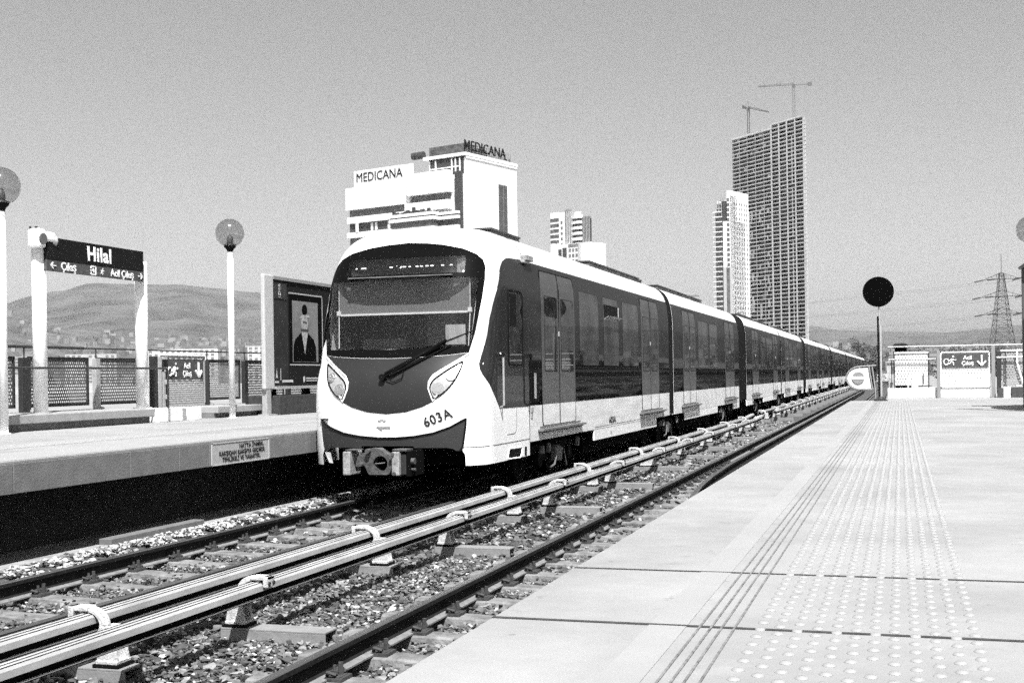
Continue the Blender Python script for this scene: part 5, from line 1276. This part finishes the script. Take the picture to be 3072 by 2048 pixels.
def crane(O, base, h, jib, back, ang, tilt, label, m):
    t = thing('tower_crane', (base.x, base.y, base.z), label, 'tower crane', 'cranes on the building sites')
    g = MB(); w_ = .8
    for dx, dy in ((-w_,-w_),(w_,-w_),(w_,w_),(-w_,w_)): g.bar(base+Vector((dx,dy,0)), base+Vector((dx,dy,h)), .5)
    k = 0
    while k*2 < h-2: g.bar(base+Vector((-w_,-w_,k*2)), base+Vector((w_,-w_,k*2+2)), .18); g.bar(base+Vector((w_,-w_,k*2)), base+Vector((w_,w_,k*2+2)), .18); k += 1
    g.build('mast', m, t)
    d = frame(ang)*math.cos(tilt)+Vector((0,0,math.sin(tilt))); top = base+Vector((0,0,h))
    g = MB(); n = d.cross(Vector((0,0,1))).normalized()
    for s in (-1, 1): g.bar(top+n*s*.6, top+d*jib+n*s*.6, .42)
    g.bar(top+Vector((0,0,1.3)), top+d*jib+Vector((0,0,.6)), .4)
    for k in range(int(jib/3)): g.bar(top+d*k*3+n*.6, top+d*(k*3+1.5)+Vector((0,0,1.1)), .16)
    g.build('jib', m, t)
    g = MB(); g.bar(top, top-d*back+Vector((0,0,-.3)), .8); g.build('counter_jib', m, t)
    g = MB(); c = top-d*back*.9; g.obox(c, d*1.6, n*1.0, (0,0,1.3)); g.build('counterweight', mat('counterweight', .10 if back < 12 else .6, .8), t)
    g = MB(); g.obox(top+Vector((0,0,-.8)), (1.2,0,0), (0,1.2,0), (0,0,1.1)); g.build('cab', mat('crane cab', .5 if back > 11 else .08, .7), t)
    g = MB(); apex = top+Vector((0,0,5.5)); g.bar(top, apex, .3); g.bar(apex, top+d*jib*.7, .1); g.bar(apex, top-d*back*.9, .1); g.build('apex_stay', m, t)
    return t
DC = mat('crane dark', .07, .8); PC = mat('crane grey', .13, .8)
b = O+U*67.8+V*8; crane(O, Vector((b.x, b.y, 195)), 24, 27, 6, -45, -.32, 'small crane with lowered jib on the lower left roof of the tower', DC)
b = O+U*12+V*12; crane(O, Vector((b.x, b.y, 197)), 30, 27, 14, 184, .01, 'tall thin crane on the higher right roof of the tower', PC)
Ox = O
b = Vector((-250, 900, -1.3)); 
# white residential tower
O = Vector((-98.2, 765.6, 0)); U = frame(160); V = frame(70)
t = thing('white_tower', (O.x, O.y, -1.3), 'slim white residential tower with small square windows, left of the concrete tower', 'tower')
WT = mat('white tower render', .68, .7, var=.03, vscale=.1); WD = mat('tower window dark', .11, .4, var=.5, vscale=.3)
g = MB(); ub(g, 0, 2.0, 0, 25.2, -1.3, 113.9); ub(g, 2.0, 12, 6, 25, -1.3, 109); g.build('tower_body', WT, t)
g = MB(); ub(g, 0, 5.0, .3, 20, -1.3, 95.4); ub(g, .0, 2.1, .2, 10, 95, 110.8); g.build('front_bay', WT, t)
FPW = 3.06
g = MB()
for k in range(34):
    z = 107.6-FPW*k
    if z < 2: break
    for c in range(6): ub(g, -.06, .2, 5.4+c*3.35, 6.6+c*3.35, z-1.9, z-.2)
build_each(g, 'window', WD, t)
g = MB()
for k in range(34):
    z = 109.2-FPW*k
    if z < 2: break
    ub(g, .35, 2.0, -.06, .5, z-2.0, z)
build_each(g, 'corner_window', WD, t)
g = MB(); ub(g, 2.8, 5.1, .1, 3, 95.6, 107.6); g.build('dark_shaft', SHAD, t)
g = MB(); ub(g, -1.0, 4.8, -.3, 0, -1.3, 67.0); o = g.build('grey_lower_strip', mat('grey strip', .40, .8), t)
g = MB(); ub(g, .4, 2.6, -.4, -.28, -1.3, 66.5); g.build('grey_strip_windows', WD, t)
g = MB()
for k in range(36):
    z = 101.5-FPW*k
    if z < 2: break
    ub(g, 5.6, 11.6, -.6, 20, z-.5, z); 
build_each(g, 'balcony_slab', WT, t)
g = MB(); ub(g, 5.6, 10.8, 1.6, 18, -1.3, 101); ub(g, 5.5, 9.2, 1.0, 14, 100, 106.5); g.build('balcony_recess', WD, t)
g = MB()
for k in range(4): ub(g, 5.6+k*.3, 9.8-k*.6, .5, 12, 100.5+k*2.6, 101.0+k*2.6)
for u in (5.7, 7.6, 9.3): ub(g, u, u+.4, .5, 1, 98, 110)
ub(g, 5.2, 6.2, .2, 2, 107.5, 109.6); g.build('unfinished_top', mat('unfinished top', .30, .85), t)
g = MB()
for k in range(33):
    z = 103-FPW*k
    if z < 2: break
    ub(g, -.2, 1.5, 25.2, 27.6, z-.5, z); ub(g, -.15, 1.5, 25.2, 26.4, z-2.4, z-.5)
build_each(g, 'side_balcony', mat('side balconies', .32, .8), t)
# rounded apartment complex
O = Vector((-231.6, 860.1, 0)); U = frame(155); V = frame(103)
t = thing('apartment_towers', (O.x, O.y, -1.3), 'cluster of balconied apartment towers on a curved podium right of the hospital', 'apartment block')
g = MB(); ub(g, 0, 8.8, 0, 14, 90, 119.3); ub(g, -4.7, 0, .3, 14, 90, 118.8); g.build('left_block', WT, t)
g = MB()
for k in range(7):
    z = 115.0-3.9*k; ub(g, .8, 8.9, -.2, .4, z-2.4, z)
build_each(g, 'deep_balcony', mat('deep balconies', .08, .8, var=.7, vscale=.5), t)
g = MB()
for k in range(6):
    z = 112.5-3.9*k; ub(g, -2.6, -.8, .1, .6, z-1.9, z)
build_each(g, 'square_window', WD, t)
g = MB(); ub(g, -11.4, -4.8, .8, 14, 90, 120.0); ub(g, -10, -6, 2, 8, 120, 121.2); g.build('grey_block', mat('grey tower face', .20, .8, var=.5, vscale=.4), t)
g = MB()
for u in (-6.6, -8.6, -10.4, -11.5): ub(g, u-.3, u+.1, .5, 1.2, 90, 119)
g.build('pilaster', WT, t)
def arcband(mb, c, r0, r1, z0, z1, a0, a1, n=14):
    vs = []
    for i in range(n+1):
        a = a0+(a1-a0)*i/n; d = -V*math.cos(a) + U*math.sin(a)
        for r in (r0, r1):
            for z in (z0, z1): p = c+d*r; vs.append((p.x, p.y, z))
    fs = []
    for i in range(n):
        b = i*4; fs += [(b+2,b+3,b+7,b+6),(b,b+4,b+5,b+1),(b+1,b+5,b+7,b+3),(b,b+2,b+6,b+4)]
    mb.add(vs, fs)
c = O+U*-16.0+V*6
g = MB()
for k in range(7): arcband(g, c, 3, 7.6, 113.2-3.9*k-(.0), 115.2-3.9*k, -.75, .75)
arcband(g, c, 3, 7.2, 113, 117.8, -.55, .4); g.build('round_balconies', WT, t)
g = MB(); arcband(g, c, 1, 6.4, 88, 115.4, -.8, .8); g.build('round_recess', mat('round recess', .04, .8, var=.6, vscale=.7), t)
g = MB(); ub(g, -29, -20.6, 0, 14, 90, 113.5); ub(g, -12.6, -20.8, 6, 14, 90, 114); g.build('right_block', mat('ribbed face', .33, .8), t)
g = MB()
for k in range(6): ub(g, -21.4-k*1.35, -20.9-k*1.35, -.35, 0, 90, 113.8)
ub(g, -29.2, -28.0, -.3, 0, 90, 112); build_each(g, 'vertical_rib', SHAD, t)
g = MB(); ub(g, -29, 8.6, -4, 14, -1.3, 95.3); ub(g, 4, 8.6, -5, 14, -1.3, 96.5); cc = O+U*-29+V*6; g.lathe([(10, -1.3), (10, 94.5), (.1, 94.6)], (cc.x, cc.y, 0), 28); g.build('podium', WT, t)
g = MB()
for r in range(8):
    for k in range(7):
        z = 91.8-3.9*r; ub(g, -8.0-k*3.1, -10.2-k*3.1, -4.15, -3.9, z-2.4, z)
ub(g, -7.6, -28, -4.1, -3.9, 92.6, 95.0); build_each(g, 'podium_window', mat('podium windows', .16, .5, var=.5, vscale=.4), t)
g = MB(); ub(g, 1.5, -1.5, -4.2, -3.9, 84, 92.0); ub(g, -2.4, -6.2, -4.2, -3.9, 83, 92.8); g.build('podium_dark_opening', SHAD, t)
# distant crane between the blocks
crane(None, Vector((-165, 950, -1.3)), 62, 22, 8, -25, .0, 'distant pale crane between the apartments and the white tower', PC)

# ------------------------------------------------------------------ lattice pylon and wires
t = thing('lattice_pylon', (23.8, 321.8, -1.3), 'grey lattice electricity pylon with three cross arms behind the right fence', 'pylon')
PY = mat('pylon steel', .06, .8, spec=.1)
c = Vector((23.7, 321.8, 0)); a_, b_ = frame(-20), frame(70)
def pw(z): return 3.6-(z+1.3)*.13 if z < 13.2 else max(1.72-(z-13.2)*.105, .45)
levels = [-1.3, 1.6, 4.2, 6.6, 8.8, 10.8, 12.4, 13.6, 14.9, 16.2, 17.6, 19.2, 20.6, 21.8, 23.3, 25.0]
g = MB()
for (z0, z1) in zip(levels[:-1], levels[1:]):
    w0, w1 = pw(z0), pw(z1); cs0 = [c+a_*i*w0+b_*j*w0+Vector((0,0,z0)) for i, j in ((-1,-1),(1,-1),(1,1),(-1,1))]; cs1 = [c+a_*i*w1+b_*j*w1+Vector((0,0,z1)) for i, j in ((-1,-1),(1,-1),(1,1),(-1,1))]
    for k in range(4):
        g.bar(cs0[k], cs1[k], .13); g.bar(cs0[k], cs1[(k+1) % 4], .07); g.bar(cs0[(k+1) % 4], cs1[k], .07); g.bar(cs1[k], cs1[(k+1) % 4], .06)
g.bar(c+Vector((0,0,24)), c+Vector((0,0,29.6)), .12); g.build('mast', PY, t)
for z, L in ((23.6, 4.4), (19.4, 5.0), (15.2, 4.5)):
    g = MB()
    for s in (-1, 1):
        tip = c+a_*s*L+Vector((0,0,z-.1))
        for j in (-.6, .6): g.bar(c+b_*j+Vector((0,0,z)), tip, .10); g.bar(c+b_*j*.6+Vector((0,0,z+1.5)), tip, .08)
        for k in (1, 2, 3): q0 = c+a_*s*L*k/4; g.bar(q0+Vector((0,0,z)), q0+Vector((0,0,z+1.4*(1-k/4))), .07)
    g.build('cross_arm', PY, t)
    g = MB()
    for s in (-1, 1):
        tip = c+a_*s*L+Vector((0,0,z-.1)); g.bar(tip, tip+frame(200)*2.0+Vector((0,0,-.4)), .30); g.bar(tip+a_*-s*1.2, tip+frame(20)*1.9-a_*s*1.2+Vector((0,0,.2)), .30)
    g.build('insulator', mat('insulator dark', .03, .5), t)
g = MB()
for z, L in ((23.4, 4.4), (19.2, 5.0), (15.0, 4.5)):
    for s in (-1, 1):
        p0 = c+a_*s*L+Vector((0,0,z-.35)); p1 = Vector((-260, 560, z+4)); pts_ = []
        for k in range(17):
            u = k/16; q_ = p0.lerp(p1, u); q_.z -= 8*4*u*(1-u)*.5; pts_.append(q_)
        g.tube(pts_, .022, 4)
tag(g.build('power_lines', mat('wire', .10, .6)), 'thin sagging power lines running left from the pylon', 'power lines')

# ------------------------------------------------------------------ trees behind the platform end
def tree(x, y, h, r, label, seed, g0=.06):
    rs = random.Random(seed); t = thing('tree', (x, y, -1.3), label, 'tree', 'trees beyond the platform end')
    g = MB(); base = Vector((x, y, -1.3)); top = base+Vector((0,0,h*.62)); g.tube([base, base.lerp(top,.5)+Vector((.1,0,0)), top], [.05*h*.6, .035*h*.6, .015*h*.6], 8)
    for k in range(7):
        a = rs.uniform(0, 6.28); s = base.lerp(top, rs.uniform(.45, .95)); g.tube([s, s+Vector((math.cos(a)*r*.55, math.sin(a)*r*.55, h*.18))], [.012*h, .004*h], 5)
    g.build('trunk', mat('bark', .06, .9), t)
    g = MB(); cl = [(Vector((x+rs.gauss(0, r*.42), y+rs.gauss(0, r*.42), -1.3+h*rs.uniform(.38, .93))), r*rs.uniform(.22, .45)) for _ in range(22)]
    for c, cr in cl:
        for _ in range(150):
            d = Vector((rs.gauss(0,1), rs.gauss(0,1), rs.gauss(0,1))).normalized()*cr*rs.uniform(.55, 1.1); p = c+d; s = r*rs.uniform(.03, .065)
            n = Vector((rs.gauss(0,1), rs.gauss(0,1), rs.gauss(0,1))).normalized(); e = n.orthogonal().normalized(); f = n.cross(e); g.mi = 0 if rs.random() < .6 else 1
            g.add([p-e*s, p+f*s*.6, p+e*s, p-f*s*.6], [(0,1,2,3)])
    g.build('crown', [mat('leaf dark %.2f' % g0, g0, .8), mat('leaf light %.2f' % g0, g0*1.6, .8)], t, recalc=False); return t
tree(-8.2, 255, 9.5, 2.6, 'grey tree rising where the train disappears', 1, .05)
tree(-5.0, 262, 8.6, 2.2, 'smaller grey tree right beside the tall one', 2, .05)
tree(-3.3, 160, 4.3, 1.9, 'low dark bush left of the disc signal pole', 3, .025)
tree(1.5, 210, 6.5, 3, 'round pale tree between the pole and the fence', 4)
tree(7.5, 190, 6.0, 3.2, 'pale tree behind the right exit gate', 5)
tree(14, 200, 6.5, 3.4, 'tree behind the right gate post', 6)
# low sheds beyond the platform end
def shed(x0, x1, y0, y1, z1, g_, label):
    t = thing('low_building', ((x0+x1)/2, y0, -1.3), label, 'building', 'low buildings beyond the tracks')
    g = MB(); g.box(x0, x1, y0, y1, -1.3, z1); g.build('walls', mat('wall grey %.2f' % g_, g_, .9, var=.1, vscale=.3), t)
    g = MB(); g.box(x0-.3, x1+.3, y0-.3, y1+.3, z1, z1+.25); g.build('roof', mat('roof grey', .30, .9), t)
    g = MB(); n = max(2, int((x1-x0)/3.2))
    for k in range(n):
        xa = x0+(x1-x0)*(k+.25)/n; g.box(xa, xa+(x1-x0)*.45/n, y0-.06, y0, z1-1.9, z1-.6)
    build_each(g, 'window', WD, t); return t
shed(-2.2, 3.0, 230, 240, 3.2, .45, 'pale low building between the tree and the signal pole')
shed(4, 9.5, 245, 255, 2.9, .32, 'grey low building just behind the white fence panel')
shed(12, 30, 235, 245, 3.0, .35, 'long low building behind the right exit gate')
# city blocks on the left, at the foot of the hill
rs = random.Random(11)
lb = [(-640,1010,70,13,.45,'long pale apartment row with dark square windows, above the exit gate'), (-560,1040,46,15,.40,'pale block behind the second lamp post'), (-730,1000,48,10,.33,'grey low block left of the second sign post'), (-830,990,60,9,.30,'grey low block between the sign posts'), (-930,1000,50,11,.33,'low block behind the left sign post')]
for x, y, wd, h, g_, lab in lb:
    t = thing('apartment_row', (x, y, -1.3), lab, 'apartment block', 'blocks at the foot of the hill')
    d = frame(20); n = frame(-70); zt = h+19
    def fb(mb, u0, u1, o0, o1, z0, z1):
        C0 = Vector((x, y, 0)); mb.add([C0+d*u+n*o+Vector((0,0,z)) for z in (z0, z1) for u, o in ((u0,o0),(u1,o0),(u1,o1),(u0,o1))], [(0,3,2,1),(4,5,6,7),(0,1,5,4),(1,2,6,5),(2,3,7,6),(3,0,4,7)])
    g = MB(); fb(g, -wd/2, wd/2, -12, 0, -1.3, zt); g.build('walls', mat('block wall %.2f' % g_, g_, .9, var=.1, vscale=.05), t)
    g = MB()
    for r in range(int(zt/3.4)):
        k = 0
        while k*5.2 < wd-4: 
            if rs.random() < .85: fb(g, -wd/2+1.4+k*5.2, -wd/2+4.2+k*5.2, 0, .3, zt-2.9-3.4*r, zt-1.0-3.4*r)
            k += 1
    build_each(g, 'window', mat('far windows', .14, .8), t, 60)

# ------------------------------------------------------------------ hills
def ridge(name, prof, r0, r1, m, seed, th0, th1, nth=150, nr=40):
    g = MB(); g.smooth = True
    for i in range(nth+1):
        th = th0+(th1-th0)*i/nth
        zr = None
        for (a, za), (b, zb) in zip(prof[:-1], prof[1:]):
            if a <= th <= b: u = (th-a)/(b-a); u = u*u*(3-2*u); zr = za+(zb-za)*u
        if zr is None: zr = prof[0][1] if th < prof[0][0] else prof[-1][1]
        for j in range(nr+1):
            s = j/nr; R_ = r0+(r1-r0)*s; s1 = min(s/.8, 1); hgt = zr*(R_/(r0+(r1-r0)*.8))*(s1**1.25 if s < .8 else 1-(s-.8)*1.2)
            X, Y = R_*math.sin(math.radians(th)), R_*math.cos(math.radians(th))
            nz = noise.fractal((X*.0022+seed, Y*.0022, seed), 1.0, 2.0, 5)*60*math.sin(min(s1, 1)*PI)*(1 if s < .8 else .3) + noise.fractal((X*.01, Y*.01, seed), 1, 2, 3)*5
            g.v.append((X, Y, hgt-1.3*(1-s1)+nz-2*(s < .02)))
    n = nr+1
    for i in range(nth):
        for j in range(nr): g.f.append((i*n+j, (i+1)*n+j, (i+1)*n+j+1, i*n+j+1)); g.m.append(0); g.sm.append(True)
    return tag(g.build(name, m, recalc=False), kind='structure')
def az(x, y): return math.degrees(math.atan2(x, y))
HR = 5400
prof1 = [(-60,300),(-44,300),(-41.5,235),(-40.2,295),(-39.5,318),(-38.6,352),(-37.6,368),(-36,406),(-33.6,402),(-32.5,404),(-30.8,388),(-28.8,368),(-24,300),(-18,235),(-12,205),(-3.8,190),(-2.3,170),(2.2,155),(5.1,175),(12,215),(25,260),(40,230)]
HILLM = mat('dry hillside', .055, .95, var=.8, vscale=.006, detail=12)
ridge('hill', [(a, z*1.0) for a, z in prof1], 1500, 5400*1.15, HILLM, 3.1, -52, 36, 190, 46)
prof2 = [(-60,290),(-43,225),(-40,190),(-37,140),(-33,115),(-25,90),(-10,60),(10,60),(30,80)]
ridge('near_hill', prof2, 1400, 3900, mat('near hillside', .065, .95, var=.9, vscale=.012, detail=12), 8.3, -52, 36, 150, 30)
# scattered houses of the far town, too many and too small to tell apart
rs = random.Random(21); g = MB()
dg = bpy.context.evaluated_depsgraph_get
def hz(X, Y, objs):
    best = -1.3
    for o in objs:
        ok, loc, *_ = o.ray_cast(Vector((X, Y, 3000)), Vector((0,0,-1)))
        if ok: best = max(best, loc.z)
    return best
bpy.context.view_layer.update(); hobj = [bpy.data.objects['hill'], bpy.data.objects['near_hill']]
for k in range(5000):
    th = math.radians(rs.uniform(-43, 12)); R_ = 1500+1900*rs.random()**1.3
    if noise.noise((math.sin(th)*R_*.004, math.cos(th)*R_*.004, 7)) < -.15: continue
    X, Y = R_*math.sin(th), R_*math.cos(th); z = hz(X, Y, hobj); a = rs.uniform(0, 3.14); s = rs.uniform(4.5, 9); h = rs.choice((4, 6, 8, 11))
    g.mi = rs.randrange(3); d = frame(math.degrees(a)); e = frame(math.degrees(a)+90); g.obox((X, Y, z+h/2-1), d*s, e*s*rs.uniform(.5, .9), (0,0,h/2+1))
tag(g.build('town_houses', [mat('town a', .26, .9), mat('town b', .17, .9), mat('town c', .11, .9)], recalc=False), 'pale scattered houses of the distant town on the lower hillside', 'town', kind='stuff')

# ------------------------------------------------------------------ haze
if True:
    g = MB(); g.box(-6500, 6500, -600, 6900, -2.6, 620)
    hm = bpy.data.materials.new('haze air'); hm.use_nodes = True; N = hm.node_tree; N.nodes.remove(N.nodes['Principled BSDF'])
    pv = N.nodes.new('ShaderNodeVolumePrincipled'); pv.inputs['Color'].default_value = (.95, .95, .95, 1); pv.inputs['Density'].default_value = .00006; pv.inputs['Anisotropy'].default_value = .2
    N.links.new(pv.outputs[0], N.nodes['Material Output'].inputs['Volume'])
    tag(g.build('haze', hm), 'thin pale haze fading the far hills', 'haze', kind='stuff')

# ------------------------------------------------------------------ blocks added beside the right platform (unseen, they darken the train window reflections)
rs = random.Random(31)
for i, (x, y, wd, dp, h, g_, lab) in enumerate([(34,70,16,14,10,.16,'unseen grey block added right of the platform for the window reflections'),(40,105,22,16,13,.12,'unseen dark block added behind the first grey one'),(52,150,30,20,17,.10,'unseen long dark block added farther along the line'),(75,210,40,25,20,.13,'unseen far grey block added right of the line'),(30,44,10,12,7,.2,'unseen low pale block added beside the right platform')]):
    t = thing('reflection_block', (x, y, -1.3), lab, 'building', 'unseen blocks added for the window reflections')
    g = MB(); g.box(x-wd/2, x+wd/2, y-dp/2, y+dp/2, -1.3, h); g.build('walls', mat('lineside wall %.2f' % g_, g_, .9, var=.2, vscale=.2), t)
    g = MB()
    for r in range(int(h/3.2)):
        for k in range(int(dp/2.6)): g.box(x-wd/2-.05, x-wd/2, y-dp/2+.8+k*2.6, y-dp/2+2.2+k*2.6, h-2.6-r*3.2, h-1.0-r*3.2)
        for k in range(int(wd/2.6)): g.box(x-wd/2+.8+k*2.6, x-wd/2+2.2+k*2.6, y-dp/2-.05, y-dp/2, h-2.6-r*3.2, h-1.0-r*3.2)
    g.build('windows', WD, t)
